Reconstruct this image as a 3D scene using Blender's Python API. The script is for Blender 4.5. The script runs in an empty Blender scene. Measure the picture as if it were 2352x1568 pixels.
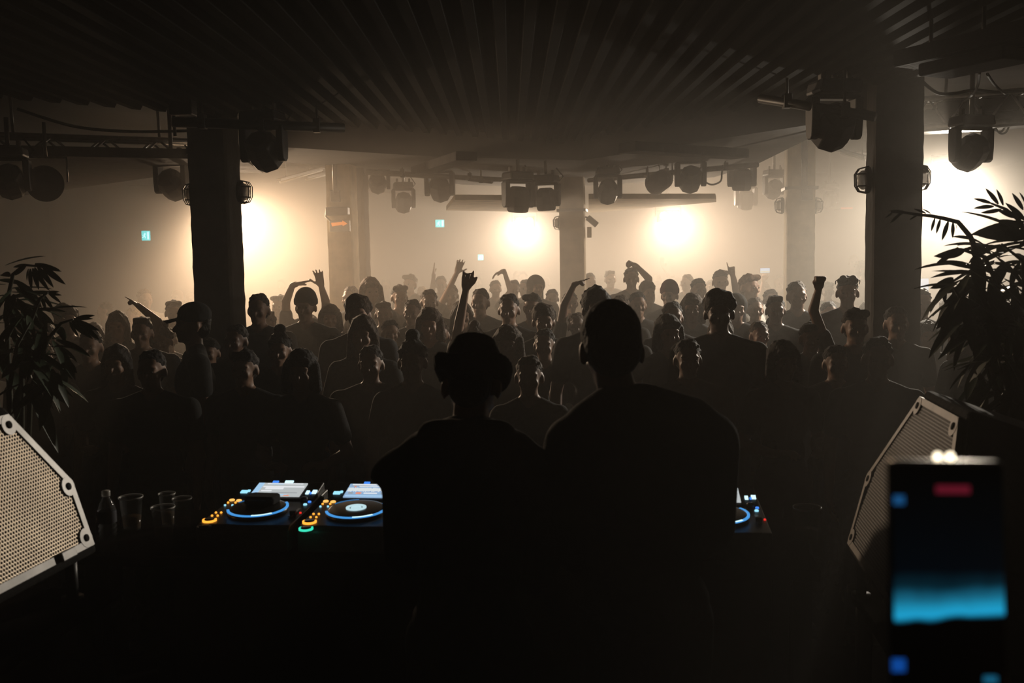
import bpy, math, random
import numpy as np
from mathutils import Vector, Matrix

random.seed(7)
SC = bpy.context.scene
COL = SC.collection
W_PX, H_PX = 2352.0, 1568.0
LENS = 35.0
F = LENS / 36.0 * W_PX

# ------------------------------------------------------------------ camera
CAM_Z = 2.08
PITCH, ROLL = math.radians(5.0), math.radians(1.0)
_R = Vector((1, 0, 0)); _U = Vector((0, math.sin(PITCH), math.cos(PITCH))); FW = Vector((0, math.cos(PITCH), -math.sin(PITCH)))
RT = _R * math.cos(ROLL) - _U * math.sin(ROLL)
UP = _U * math.cos(ROLL) + _R * math.sin(ROLL)
CAM = Vector((0, 0, CAM_Z))
cd = bpy.data.cameras.new('camera')
cam = bpy.data.objects.new('camera', cd)
COL.objects.link(cam)
cam.matrix_world = Matrix(((RT.x, UP.x, -FW.x, 0), (RT.y, UP.y, -FW.y, 0), (RT.z, UP.z, -FW.z, CAM_Z), (0, 0, 0, 1)))
cd.lens = LENS; cd.sensor_width = 36.0; cd.sensor_fit = 'HORIZONTAL'
cd.clip_start = 0.05; cd.clip_end = 100
cd.dof.use_dof = True; cd.dof.focus_distance = 7.0; cd.dof.aperture_fstop = 4.8
SC.camera = cam


def ray(px, py):
    return RT * ((px - W_PX / 2) / F) + UP * (-(py - H_PX / 2) / F) + FW


def at(px, py, y):
    """the point of the room that is y metres down the room on the line of sight of a pixel"""
    r = ray(px, py)
    return CAM + r * (y / r.y)


def onz(px, py, z):
    r = ray(px, py)
    return CAM + r * ((z - CAM_Z) / r.z)


# ------------------------------------------------------------------ world: club haze, no daylight
HAZE = (6.3, 12.5, .009, .155)
wd = bpy.data.worlds.new('club_haze'); SC.world = wd
wd.use_nodes = True
nt = wd.node_tree; nt.nodes.clear()
wo = nt.nodes.new('ShaderNodeOutputWorld')
bg = nt.nodes.new('ShaderNodeBackground'); bg.inputs[0].default_value = (0, 0, 0, 1); bg.inputs[1].default_value = 0
vs = nt.nodes.new('ShaderNodeVolumeScatter')
vs.inputs['Color'].default_value = (1.0, 0.93, 0.84, 1); vs.inputs['Density'].default_value = 0.075
vs.inputs['Anisotropy'].default_value = 0.35
# density graded to darken the stage end: thin there, thick past the first pillars
gp = nt.nodes.new('ShaderNodeNewGeometry'); sx = nt.nodes.new('ShaderNodeSeparateXYZ'); nt.links.new(gp.outputs['Position'], sx.inputs[0])
mr = nt.nodes.new('ShaderNodeMapRange'); mr.interpolation_type = 'SMOOTHSTEP'
mr.inputs['From Min'].default_value = HAZE[0]; mr.inputs['From Max'].default_value = HAZE[1]
mr.inputs['To Min'].default_value = HAZE[2]; mr.inputs['To Max'].default_value = HAZE[3]
nt.links.new(sx.outputs['Y'], mr.inputs['Value']); nt.links.new(mr.outputs[0], vs.inputs['Density'])
nt.links.new(bg.outputs[0], wo.inputs['Surface']); nt.links.new(vs.outputs[0], wo.inputs['Volume'])

SC.view_settings.view_transform = 'Standard'
try:
    SC.view_settings.look = 'None'
except Exception:
    pass
SC.view_settings.gamma = 1.0
SC.view_settings.use_curve_mapping = False
SC.view_settings.exposure = 0.0
SC.cycles.use_denoising = True
SC.cycles.max_bounces = 4; SC.cycles.diffuse_bounces = 2; SC.cycles.glossy_bounces = 2
SC.cycles.transmission_bounces = 4; SC.cycles.transparent_max_bounces = 12; SC.cycles.volume_bounces = 2; SC.cycles.volume_max_steps = 20
wd.cycles.volume_step_size = 2.5
SC.cycles.adaptive_threshold = 0.03; SC.cycles.time_limit = 1100
SC.cycles.caustics_reflective = False; SC.cycles.caustics_refractive = False
SC.cycles.sample_clamp_indirect = 3.0

# the four two-cell blinders the club lights the haze with: (pixel, distance, power, colour, aim, cone)
WARM = (1.0, 0.735, 0.50)
AMBER = (1.0, 0.695, 0.44)
def down(p, dx, dz):
    return p + Vector((dx, -1, dz))


_L1, _L2, _L3, _L4 = at(500, 462, 11.6), at(1204, 509, 17.0), at(1537, 496, 16.2), at(2190, 392, 9.9)
BLINDERS = [
    dict(p=_L1, w=1250, c=AMBER, aim=down(_L1, .75, -.95), cone=110, blend=.8,
         label='two-cell blinder lamp hidden behind the near dark pillar beside the exit sign'),
    dict(p=_L2, w=800, c=WARM, aim=down(_L2, -.1, -.65), cone=150, blend=.9,
         label='glowing two-cell blinder lamp far back, between the exit signs and the middle pillar'),
    dict(p=_L3, w=800, c=WARM, aim=down(_L3, .1, -.65), cone=150, blend=.9,
         label='glowing two-cell blinder lamp far back, between the middle and conduit pillars'),
    dict(p=_L4, w=1400, c=(1.0, 0.87, 0.70), aim=down(_L4, -.55, -.75), cone=104, blend=.7,
         label='blinding two-cell lamp shining behind the hanging moving head above the tall plant'),
]
LAMPS = []
for i, b in enumerate(BLINDERS):
    ld = bpy.data.lights.new('blinder_light', 'SPOT')
    ld.energy = b['w']; ld.color = b['c']; ld.spot_size = math.radians(b['cone']); ld.spot_blend = b['blend']; ld.shadow_soft_size = 0.07
    lo = bpy.data.objects.new('blinder_light', ld); COL.objects.link(lo)
    dirn = (b['aim'] - b['p']).normalized(); b['dir'] = dirn
    lo.location = b['p'] + dirn * 0.10
    lo.rotation_euler = dirn.to_track_quat('-Z', 'Y').to_euler()
    LAMPS.append(lo)

# ------------------------------------------------------------------ materials
MATS = {}


def mat(name, col, rough=.7, metal=0.0, noise=0.0, scale=8.0, bump=0.0, emit=None, estr=0.0, spec=.3, trans=0.0, alpha=1.0, sample=False):
    if name in MATS:
        return MATS[name]
    m = bpy.data.materials.new(name); m.use_nodes = True
    n = m.node_tree; p = n.nodes['Principled BSDF']
    p.inputs['Base Color'].default_value = (*col, 1); p.inputs['Roughness'].default_value = rough
    p.inputs['Metallic'].default_value = metal; p.inputs['Specular IOR Level'].default_value = spec
    if trans:
        p.inputs['Transmission Weight'].default_value = trans
    p.inputs['Alpha'].default_value = alpha
    if noise or bump:
        tc = n.nodes.new('ShaderNodeTexCoord'); nz = n.nodes.new('ShaderNodeTexNoise')
        nz.inputs['Scale'].default_value = scale; nz.inputs['Detail'].default_value = 6
        n.links.new(tc.outputs['Object'], nz.inputs['Vector'])
        if noise:
            r = n.nodes.new('ShaderNodeValToRGB')
            r.color_ramp.elements[0].position = .3; r.color_ramp.elements[1].position = .7
            r.color_ramp.elements[0].color = (*[c * (1 - noise) for c in col], 1)
            r.color_ramp.elements[1].color = (*[min(1, c * (1 + noise)) for c in col], 1)
            n.links.new(nz.outputs['Fac'], r.inputs[0]); n.links.new(r.outputs[0], p.inputs['Base Color'])
        if bump:
            b = n.nodes.new('ShaderNodeBump'); b.inputs['Strength'].default_value = bump; b.inputs['Distance'].default_value = .02
            n.links.new(nz.outputs['Fac'], b.inputs['Height']); n.links.new(b.outputs[0], p.inputs['Normal'])
    if emit:
        p.inputs['Emission Color'].default_value = (*emit, 1); p.inputs['Emission Strength'].default_value = estr
        m.cycles.emission_sampling = 'FRONT' if sample else 'NONE'
    MATS[name] = m
    return m


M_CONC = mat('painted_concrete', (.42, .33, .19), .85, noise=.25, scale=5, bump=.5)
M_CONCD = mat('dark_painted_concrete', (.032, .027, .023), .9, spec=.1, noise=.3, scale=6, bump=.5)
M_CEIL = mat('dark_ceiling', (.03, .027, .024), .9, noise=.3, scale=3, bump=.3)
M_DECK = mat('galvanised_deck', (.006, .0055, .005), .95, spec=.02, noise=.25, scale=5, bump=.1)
M_WALL = mat('plaster_wall', (.22, .20, .17), .9, noise=.15, scale=2, bump=.2)
M_FLOOR = mat('club_floor', (.010, .009, .008), .9, spec=.1, noise=.4, scale=2, bump=.2)
M_BLACK = mat('black_metal', (.018, .018, .018), .45, spec=.4, noise=.2, scale=30)
M_BLACKP = mat('black_plastic', (.02, .02, .021), .5, spec=.35, noise=.15, scale=40)
M_STEEL = mat('truss_steel', (.16, .15, .14), .35, metal=.8, noise=.2, scale=20)
M_PIPE = mat('conduit_steel', (.12, .11, .10), .4, metal=.6, noise=.2, scale=15)
M_LENS = mat('lens_glass', (.02, .03, .05), .08, spec=.8, noise=.1, scale=3)
M_CABLE = mat('black_cable', (.012, .012, .012), .95, spec=.05, noise=.1, scale=40)
M_WHITE = mat('white_enamel', (.7, .68, .62), .5, noise=.05, scale=10)
M_GRILLE_SHADE = mat('shaded_grille_metal', (.02, .018, .016), .5, metal=.3, noise=.25, scale=7)  # shaded copy of the grille metal: the dim side's shade put into its colour
M_FRAME_SHADE = mat('shaded_speaker_frame', (.09, .08, .07), .5, metal=.3, noise=.2, scale=14)  # frame colour darkened likewise for the monitor in shade
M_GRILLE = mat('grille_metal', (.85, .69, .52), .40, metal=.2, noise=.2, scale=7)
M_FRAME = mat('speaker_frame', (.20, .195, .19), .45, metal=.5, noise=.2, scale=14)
M_FOAM = mat('black_foam', (.008, .008, .008), 1, noise=.1, scale=60)
M_CAB = mat('speaker_cabinet', (.010, .0095, .009), .9, spec=.08, noise=.2, scale=50, bump=.15)
M_WOOD = mat('black_stained_wood', (.008, .007, .006), 1.0, spec=.0, noise=.3, scale=12, bump=.1)
M_LEAF = mat('leaf_green', (.02, .035, .015), .5, spec=.4, noise=.3, scale=9)
M_STEM = mat('plant_stem', (.03, .03, .015), .7, noise=.2, scale=12)
M_POT = mat('dark_pot', (.03, .03, .03), .7, noise=.2, scale=8)
M_CUP = mat('clear_plastic', (.5, .5, .5), .12, trans=.0, alpha=.05, spec=.6)
M_RIM = mat('cup_rim', (.8, .76, .7), .25, alpha=.55, spec=.6)
M_DECKTOP = mat('player_faceplate', (.10, .095, .09), .4, metal=.3, noise=.1, scale=60)
M_JOG = mat('jog_black', (.012, .012, .014), .3, spec=.5, noise=.1, scale=40)
LED = {k: mat('light_' + k, (.01, .01, .01), .4, emit=c, estr=s) for k, (c, s) in {
    'orange': ((1, .38, .04), 1.6), 'amber': ((1, .5, .12), 1.3), 'cyan': ((.35, .8, 1), 1.1), 'white_blue': ((.6, .9, 1), 1.4),
    'blue': ((.06, .28, 1), 1.0), 'red': ((1, .03, .02), .9), 'green': ((.05, .85, .55), 1.0), 'dim_blue': ((.04, .25, .6), .5)}.items()}
M_RINGL = mat('jog_ring_blue', (.01, .01, .02), .4, emit=(.08, .42, 1.0), estr=.75)
M_LAMPCELL = mat('lamp_cell', (1, 1, 1), .5, emit=(1, .93, .8), estr=30)

SKINS = [mat('skin_fair', (.30, .18, .125), .55, noise=.08, scale=12), mat('skin_tan', (.19, .105, .065), .55, noise=.08, scale=12),
         mat('skin_brown', (.10, .05, .03), .5, noise=.08, scale=12), mat('skin_dark', (.06, .035, .022), .5, noise=.08, scale=12)]
HAIRM = {k: mat('hair_' + k, c, .75, noise=.4, scale=40, bump=.8, spec=.15) for k, c in {
    'black': (.012, .010, .009), 'brown': (.04, .024, .014), 'chestnut': (.09, .045, .02), 'blond': (.25, .16, .07)}.items()}
CLOTH = {k: mat('cloth_' + k, c, .9, noise=.2, scale=25, bump=.2, spec=.1) for k, c in {
    'black': (.012, .012, .012), 'charcoal': (.03, .03, .032), 'grey': (.12, .115, .11), 'white': (.6, .57, .52), 'navy': (.015, .02, .04),
    'maroon': (.07, .015, .015), 'pink': (.45, .12, .14), 'olive': (.05, .05, .025), 'denim': (.03, .045, .08), 'tan': (.2, .14, .08)}.items()}
M_SHOE = mat('shoe_leather', (.02, .02, .02), .5, noise=.2, scale=20)


# ------------------------------------------------------------------ mesh helpers
class MB:
    def __init__(s):
        s.v = []; s.f = []

    def add(s, v, f):
        o = len(s.v); s.v.extend([tuple(x) for x in v]); s.f.extend([tuple(i + o for i in q) for q in f]); return s

    def box(s, c, size, rot=None, taper=1.0):
        hx, hy, hz = size[0] / 2, size[1] / 2, size[2] / 2
        vs_ = [Vector((x * hx * (taper if z > 0 else 1), y * hy * (taper if z > 0 else 1), z * hz)) for z in (-1, 1) for y in (-1, 1) for x in (-1, 1)]
        if rot is not None:
            vs_ = [rot @ q for q in vs_]
        c = Vector(c)
        return s.add([q + c for q in vs_], [(0, 2, 3, 1), (4, 5, 7, 6), (0, 1, 5, 4), (2, 6, 7, 3), (0, 4, 6, 2), (1, 3, 7, 5)])

    def tube(s, pts, r, n=8, caps=True):
        pts = [Vector(p) for p in pts]
        rs = r if isinstance(r, (list, tuple)) else [r] * len(pts)
        vv = []; ff = []
        prev = None
        for i, p in enumerate(pts):
            t = (pts[min(i + 1, len(pts) - 1)] - pts[max(i - 1, 0)])
            t = t.normalized() if t.length > 1e-9 else Vector((0, 0, 1))
            a = prev if prev is not None else (Vector((0, 0, 1)) if abs(t.z) < .9 else Vector((1, 0, 0)))
            u = (a - t * a.dot(t)).normalized(); w = t.cross(u); prev = u
            for k in range(n):
                an = 2 * math.pi * k / n
                vv.append(p + (u * math.cos(an) + w * math.sin(an)) * rs[i])
        for i in range(len(pts) - 1):
            for k in range(n):
                ff.append((i * n + k, i * n + (k + 1) % n, (i + 1) * n + (k + 1) % n, (i + 1) * n + k))
        if caps:
            ff.append(tuple(range(n - 1, -1, -1))); ff.append(tuple((len(pts) - 1) * n + k for k in range(n)))
        return s.add(vv, ff)

    def lathe(s, prof, c=(0, 0, 0), n=24, close=True, rot=None):
        vv = []; ff = []
        c = Vector(c)
        for (r, z) in prof:
            for k in range(n):
                an = 2 * math.pi * k / n
                q = Vector((r * math.cos(an), r * math.sin(an), z))
                vv.append((rot @ q if rot is not None else q) + c)
        m = len(prof)
        for i in range(m - 1):
            for k in range(n):
                ff.append((i * n + k, i * n + (k + 1) % n, (i + 1) * n + (k + 1) % n, (i + 1) * n + k))
        if close:
            ff.append(tuple(range(n - 1, -1, -1))); ff.append(tuple((m - 1) * n + k for k in range(n)))
        return s.add(vv, ff)

    def ell(s, c, r, rot=None, n=14, m=9):
        vv = []; ff = []
        c = Vector(c)
        def T(q):
            return (rot @ q if rot is not None else q) + c
        vv.append(T(Vector((0, 0, -r[2]))))
        for i in range(1, m):
            th = math.pi * i / m - math.pi / 2
            for k in range(n):
                an = 2 * math.pi * k / n
                vv.append(T(Vector((r[0] * math.cos(th) * math.cos(an), r[1] * math.cos(th) * math.sin(an), r[2] * math.sin(th)))))
        vv.append(T(Vector((0, 0, r[2]))))
        for k in range(n):
            ff.append((0, 1 + (k + 1) % n, 1 + k)); ff.append((len(vv) - 1, 1 + (m - 2) * n + k, 1 + (m - 2) * n + (k + 1) % n))
        for i in range(m - 2):
            for k in range(n):
                ff.append((1 + i * n + k, 1 + i * n + (k + 1) % n, 1 + (i + 1) * n + (k + 1) % n, 1 + (i + 1) * n + k))
        return s.add(vv, ff)

    def cap(s, p0, p1, r0, r1, n=12):
        """tapered capsule"""
        p0 = Vector(p0); p1 = Vector(p1); t = (p1 - p0)
        t = t.normalized() if t.length > 1e-6 else Vector((0, 0, 1))
        pts = []; rs = []
        for k in range(4):
            a = math.pi / 2 * (k / 4)
            pts.append(p0 - t * r0 * math.cos(a)); rs.append(max(r0 * math.sin(a), r0 * .12))
        pts.append(p0); rs.append(r0); pts.append(p1); rs.append(r1)
        for k in range(3, -1, -1):
            a = math.pi / 2 * (k / 4)
            pts.append(p1 + t * r1 * math.cos(a)); rs.append(max(r1 * math.sin(a), r1 * .12))
        return s.tube(pts, rs, n)

    def prism(s, poly, z0, z1):
        n = len(poly)
        return s.add([(x, y, z0) for x, y in poly] + [(x, y, z1) for x, y in poly],
                     [tuple(range(n - 1, -1, -1)), tuple(range(n, 2 * n))] + [(i, (i + 1) % n, n + (i + 1) % n, n + i) for i in range(n)])

    def mesh(s, name, smooth=False):
        me = bpy.data.meshes.new(name)
        me.from_pydata(s.v, [], s.f)
        if smooth:
            me.polygons.foreach_set('use_smooth', [True] * len(me.polygons))
        me.update()
        return me

    def build(s, name, m, parent=None, smooth=False, bevel=0.0, M=None):
        return obj(name, s.mesh(name, smooth), m, parent, bevel, M)


def obj(name, me, m, parent=None, bevel=0.0, M=None):
    if m is not None and not me.materials:
        me.materials.append(m)
    o = bpy.data.objects.new(name, me); COL.objects.link(o)
    if m is not None and me.materials[0] != m:
        o.material_slots[0].link = 'OBJECT'; o.material_slots[0].material = m
    if parent is not None:
        o.parent = parent
    if M is not None:
        o.matrix_local = M
    if bevel:
        b = o.modifiers.new('bevel', 'BEVEL'); b.width = bevel; b.segments = 2; b.limit_method = 'ANGLE'; b.angle_limit = math.radians(35)
    return o


def tag(o, label, cat=None, group=None, kind=None):
    o['label'] = label
    if cat: o['category'] = cat
    if group: o['group'] = group
    if kind: o['kind'] = kind
    return o


def thing(name, label, cat, loc=(0, 0, 0), rotz=0.0, group=None, scale=1.0):
    o = bpy.data.objects.new(name, None); COL.objects.link(o)
    o.empty_display_size = .05
    o.location = loc; o.rotation_euler = (0, 0, rotz); o.scale = (scale,) * 3
    return tag(o, label, cat, group)


def copy_tree(o, parent=None):
    c = o.copy(); COL.objects.link(c)
    if parent is not None: c.parent = parent
    for ch in list(o.children):
        copy_tree(ch, c)
    return c


def rotz(a):
    return Matrix.Rotation(a, 3, 'Z')


def fuse(mb, voxel, name, smooth=2, fac=.5):
    """closed overlapping solids -> one continuous skin"""
    me = mb.mesh('tmp')
    o = bpy.data.objects.new('tmp', me); COL.objects.link(o)
    r = o.modifiers.new('r', 'REMESH'); r.mode = 'VOXEL'; r.voxel_size = voxel; r.use_smooth_shade = True
    if smooth:
        s = o.modifiers.new('s', 'SMOOTH'); s.factor = fac; s.iterations = smooth
    dg = bpy.context.evaluated_depsgraph_get()
    out = bpy.data.meshes.new_from_object(o.evaluated_get(dg))
    out.name = name
    bpy.data.objects.remove(o); bpy.data.meshes.remove(me)
    out.materials.clear()
    return out


# ------------------------------------------------------------------ people: meshes are grown first while the scene is small
FLOOR_Z, STAGE_Z = 0.0, 0.2


def hand_parts(b, wrist, d, n, kind, sgn=1.0, k=1.0):
    """palm, four unequal fingers, thumb. d: towards the fingertips, n: palm normal, thumb leaves towards s"""
    d = d.normalized(); n = (n - d * n.dot(d)).normalized(); s = d.cross(n) * sgn
    wrist = Vector(wrist)
    kn = [wrist + d * (.088 * k) + s * (x * k) for x in (.031, .011, -.010, -.029)]
    b.cap(wrist, wrist + d * .03 * k, .026 * k, .027 * k)
    for q in kn:
        b.cap(wrist + d * .02 * k + (q - wrist - d * .088 * k) * .6, q, .0175 * k, .0125 * k)
    L = (.073, .083, .077, .060)
    spread = {'open': (.20, .06, -.08, -.24), 'flat': (.03, .01, -.01, -.03)}.get(kind, (.05, .02, -.02, -.05))
    curl = {'open': (.08, .10, .12, .14), 'flat': (.05, .05, .05, .05), 'fist': (1.45, 1.5, 1.5, 1.55), 'point': (.05, 1.45, 1.5, 1.5),
            'claw': (.45, .95, 1.05, .5), 'thumb': (1.4, 1.45, 1.5, 1.5), 'droop': (.30, .34, .38, .42), 'grip': (.75, .8, .85, .9), 'relax': (.35, .4, .45, .5)}[kind]
    for i, q in enumerate(kn):
        dirn = (d + s * spread[i]).normalized(); p = q; ll = L[i] * k
        a = 0.0
        for j, fr in enumerate((.45, .32, .26)):
            a += curl[i] * (1.0 if j else .85)
            dd = dirn * math.cos(a) + n * math.sin(a)
            p2 = p + dd * ll * fr
            b.cap(p, p2, (.0105 - .001 * j) * k, (.0097 - .001 * j) * k, n=8)
            p = p2
    t0 = wrist + d * .028 * k + s * .024 * k
    if kind in ('fist',):
        t1 = t0 + (s * .5 + d * .75 + n * .35).normalized() * .042 * k; t2 = t1 + (d * .35 - s * .45 + n * .7).normalized() * .036 * k
    elif kind in ('open', 'point', 'thumb'):
        t1 = t0 + (s * .85 + d * .55).normalized() * .048 * k; t2 = t1 + (s * .65 + d * .8).normalized() * .04 * k
    else:
        t1 = t0 + (s * .6 + d * .75 + n * .25).normalized() * .045 * k; t2 = t1 + (s * .2 + d * .9 + n * .3).normalized() * .038 * k
    b.cap(t0, t1, .0145 * k, .0115 * k, n=8); b.cap(t1, t2, .011 * k, .0095 * k, n=8)


def default_arms(kind):
    """joints of (right, left) arm in body space; the body faces -y, its left is +x"""
    A = []
    for s in (-1, 1):
        sh = Vector((.19 * s, .01, 1.41))
        if kind == 'down':
            A.append(dict(sh=sh, el=Vector((.245 * s, .03, 1.14)), wr=Vector((.25 * s, -.05, .90)), d=Vector((0, -.15, -1)), n=Vector((-s, 0, 0)), hand='relax'))
        elif kind == 'bent':
            A.append(dict(sh=sh, el=Vector((.25 * s, .02, 1.15)), wr=Vector((.15 * s, -.21, 1.13)), d=Vector((-.5 * s, -.7, .2)), n=Vector((0, .2, -1)), hand='relax'))
        elif kind == 'deck':
            A.append(dict(sh=sh, el=Vector((.19 * s, -.08, 1.15)), wr=Vector((.13 * s, -.30, 1.02)), d=Vector((-.1 * s, -1, -.15)), n=Vector((0, .1, -1)), hand='relax'))
    return A


def person_meshes(name, arms, voxel=.010, wide=1.0, sleeve=.6, lean=0.0, bulk=.016, vest=False, nod=0.0, hdx=0.0):
    sh_w = wide
    def X(p):
        """lean the upper body forward about the hips"""
        p = Vector(p)
        if lean and p.z > .95:
            q = p - Vector((0, 0, .95)); q = Matrix.Rotation(lean, 3, 'X') @ q; return q + Vector((0, 0, .95))
        return p
    Rl = Matrix.Rotation(lean, 3, 'X')
    HM = (Matrix.Translation((0, 0, .95)) @ Matrix.Rotation(lean, 4, 'X') @ Matrix.Translation((hdx, 0, -.95))) @ Matrix.Translation((0, .012, 1.50)) @ Matrix.Rotation(nod, 4, 'X') @ Matrix.Translation((0, -.012, -1.50))
    Rh = HM.to_3x3()
    def Hd(p): return HM @ Vector(p)
    b = MB()
    b.ell((0, 0, .95), (.15 * sh_w, .105, .12)); b.ell(X((0, 0, 1.1)), (.128 * sh_w, .09, .14), Rl); b.ell(X((0, 0, 1.28)), (.155 * sh_w, .105, .165), Rl)
    zs = 1.41 - (.03 if lean else 0)
    for s in (-1, 1): b.cap(X((0, .01, 1.425)), X((.16 * s * sh_w, .01, zs)), .054, .052)
    for s in (-1, 1): b.cap(X((.13 * s * sh_w, .012, 1.43)), X((.03 * s + hdx * .6, .012, 1.49)), .045, .045)
    b.cap(X((hdx * .6, .012, 1.43)), Hd((0, .0, 1.58)), .057, .050)
    for s in (-1, 1):
        b.cap((.085 * s, 0, .92), (.095 * s, -.005, .5), .083, .054); b.cap((.095 * s, -.005, .5), (.10 * s, .02, .1), .056, .038)
        b.cap((.10 * s, .035, .045), (.115 * s, -.12, .035), .04, .034)
    # head
    def E(c, r): b.ell(Hd(c), r, Rh)
    E((0, .014, 1.662), (.074, .094, .088)); E((0, -.022, 1.625), (.062, .070, .092)); E((0, -.038, 1.565), (.047, .046, .042))
    b.cap(Hd((0, -.086, 1.64)), Hd((0, -.108, 1.607)), .009, .015)
    for s in (-1, 1):
        b.cap(Hd((.014 * s, -.085, 1.657)), Hd((.045 * s, -.072, 1.655)), .012, .011)
        E((.038 * s, -.066, 1.607), (.022, .022, .018)); E((.077 * s, .016, 1.622), (.011, .021, .033))
        E((.030 * s, -.078, 1.636), (.013, .010, .009))
    E((0, -.084, 1.577), (.024, .013, .006)); E((0, -.083, 1.566), (.021, .012, .007)); E((0, -.076, 1.543), (.022, .016, .016))
    shirt = MB()
    k = bulk
    shirt.ell((0, 0, .97), (.152 * sh_w + k, .107 + k, .12)); shirt.ell(X((0, 0, 1.1)), (.135 * sh_w + k, .095 + k, .15), Rl); shirt.ell(X((0, 0, 1.28)), (.157 * sh_w + k, .107 + k, .17), Rl)
    for s in (-1, 1): shirt.cap(X((0, .01, 1.425)), X((.16 * s * sh_w, .01, zs)), .054 + k, .052 + k)
    for s in (-1, 1): shirt.cap(X((.14 * s * sh_w, .012, 1.425)), X((.035 * s + hdx * .5, .016, 1.475)), .045 + k, .043 + k * .8)
    for a in arms:
        sh = X((a['sh'].x * sh_w, a['sh'].y, zs)); el, wr = a['el'], a['wr']
        if not a.get('abs'):
            el, wr = X(el), X(wr)
        b.cap(sh, el, .050, .039); b.cap(el, wr, .041, .027)
        hand_parts(b, wr, a['d'], a['n'], a['hand'], a.get('sgn', 1.0), a.get('k', 1.0))
        if sleeve <= 1:
            shirt.cap(sh, sh.lerp(el, sleeve), .052 + k, .046 + k)
        else:
            shirt.cap(sh, el, .052 + k, .043 + k); shirt.cap(el, el.lerp(wr, min(sleeve - 1, .95)), .044 + k, .031 + k * .8)
    if vest:
        for s in (-1, 1):
            shirt.ell(X((.215 * s, .01, 1.40)), (.075, .085, .040), Matrix.Rotation(.62 * s, 3, 'Y'))
        shirt.cap(X((-.09, .06, 1.48)), X((.09, .06, 1.48)), .05, .05)
    tr = MB(); k = .014
    tr.ell((0, 0, .95), (.155 * sh_w + k, .108 + k, .125))
    for s in (-1, 1):
        tr.cap((.085 * s, 0, .92), (.095 * s, -.005, .5), .085 + k, .058 + k); tr.cap((.095 * s, -.005, .5), (.10 * s, .02, .13), .058 + k, .046 + k)
    return dict(body=fuse(b, voxel, name + '_body', 2, .45), shirt=fuse(shirt, max(voxel, .013), name + '_shirt', 3), trousers=fuse(tr, .017, name + '_trousers', 3), head=HM if (lean or nod or hdx) else None)


def shoe_mesh():
    b = MB(); b.cap((.10, .045, .05), (.115, -.13, .042), .05, .045); b.cap((.10, .03, .09), (.10, .02, .14), .05, .05)
    b.box((.108, -.045, .012), (.095, .27, .024))
    return fuse(b, .012, 'shoe', 2)


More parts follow.
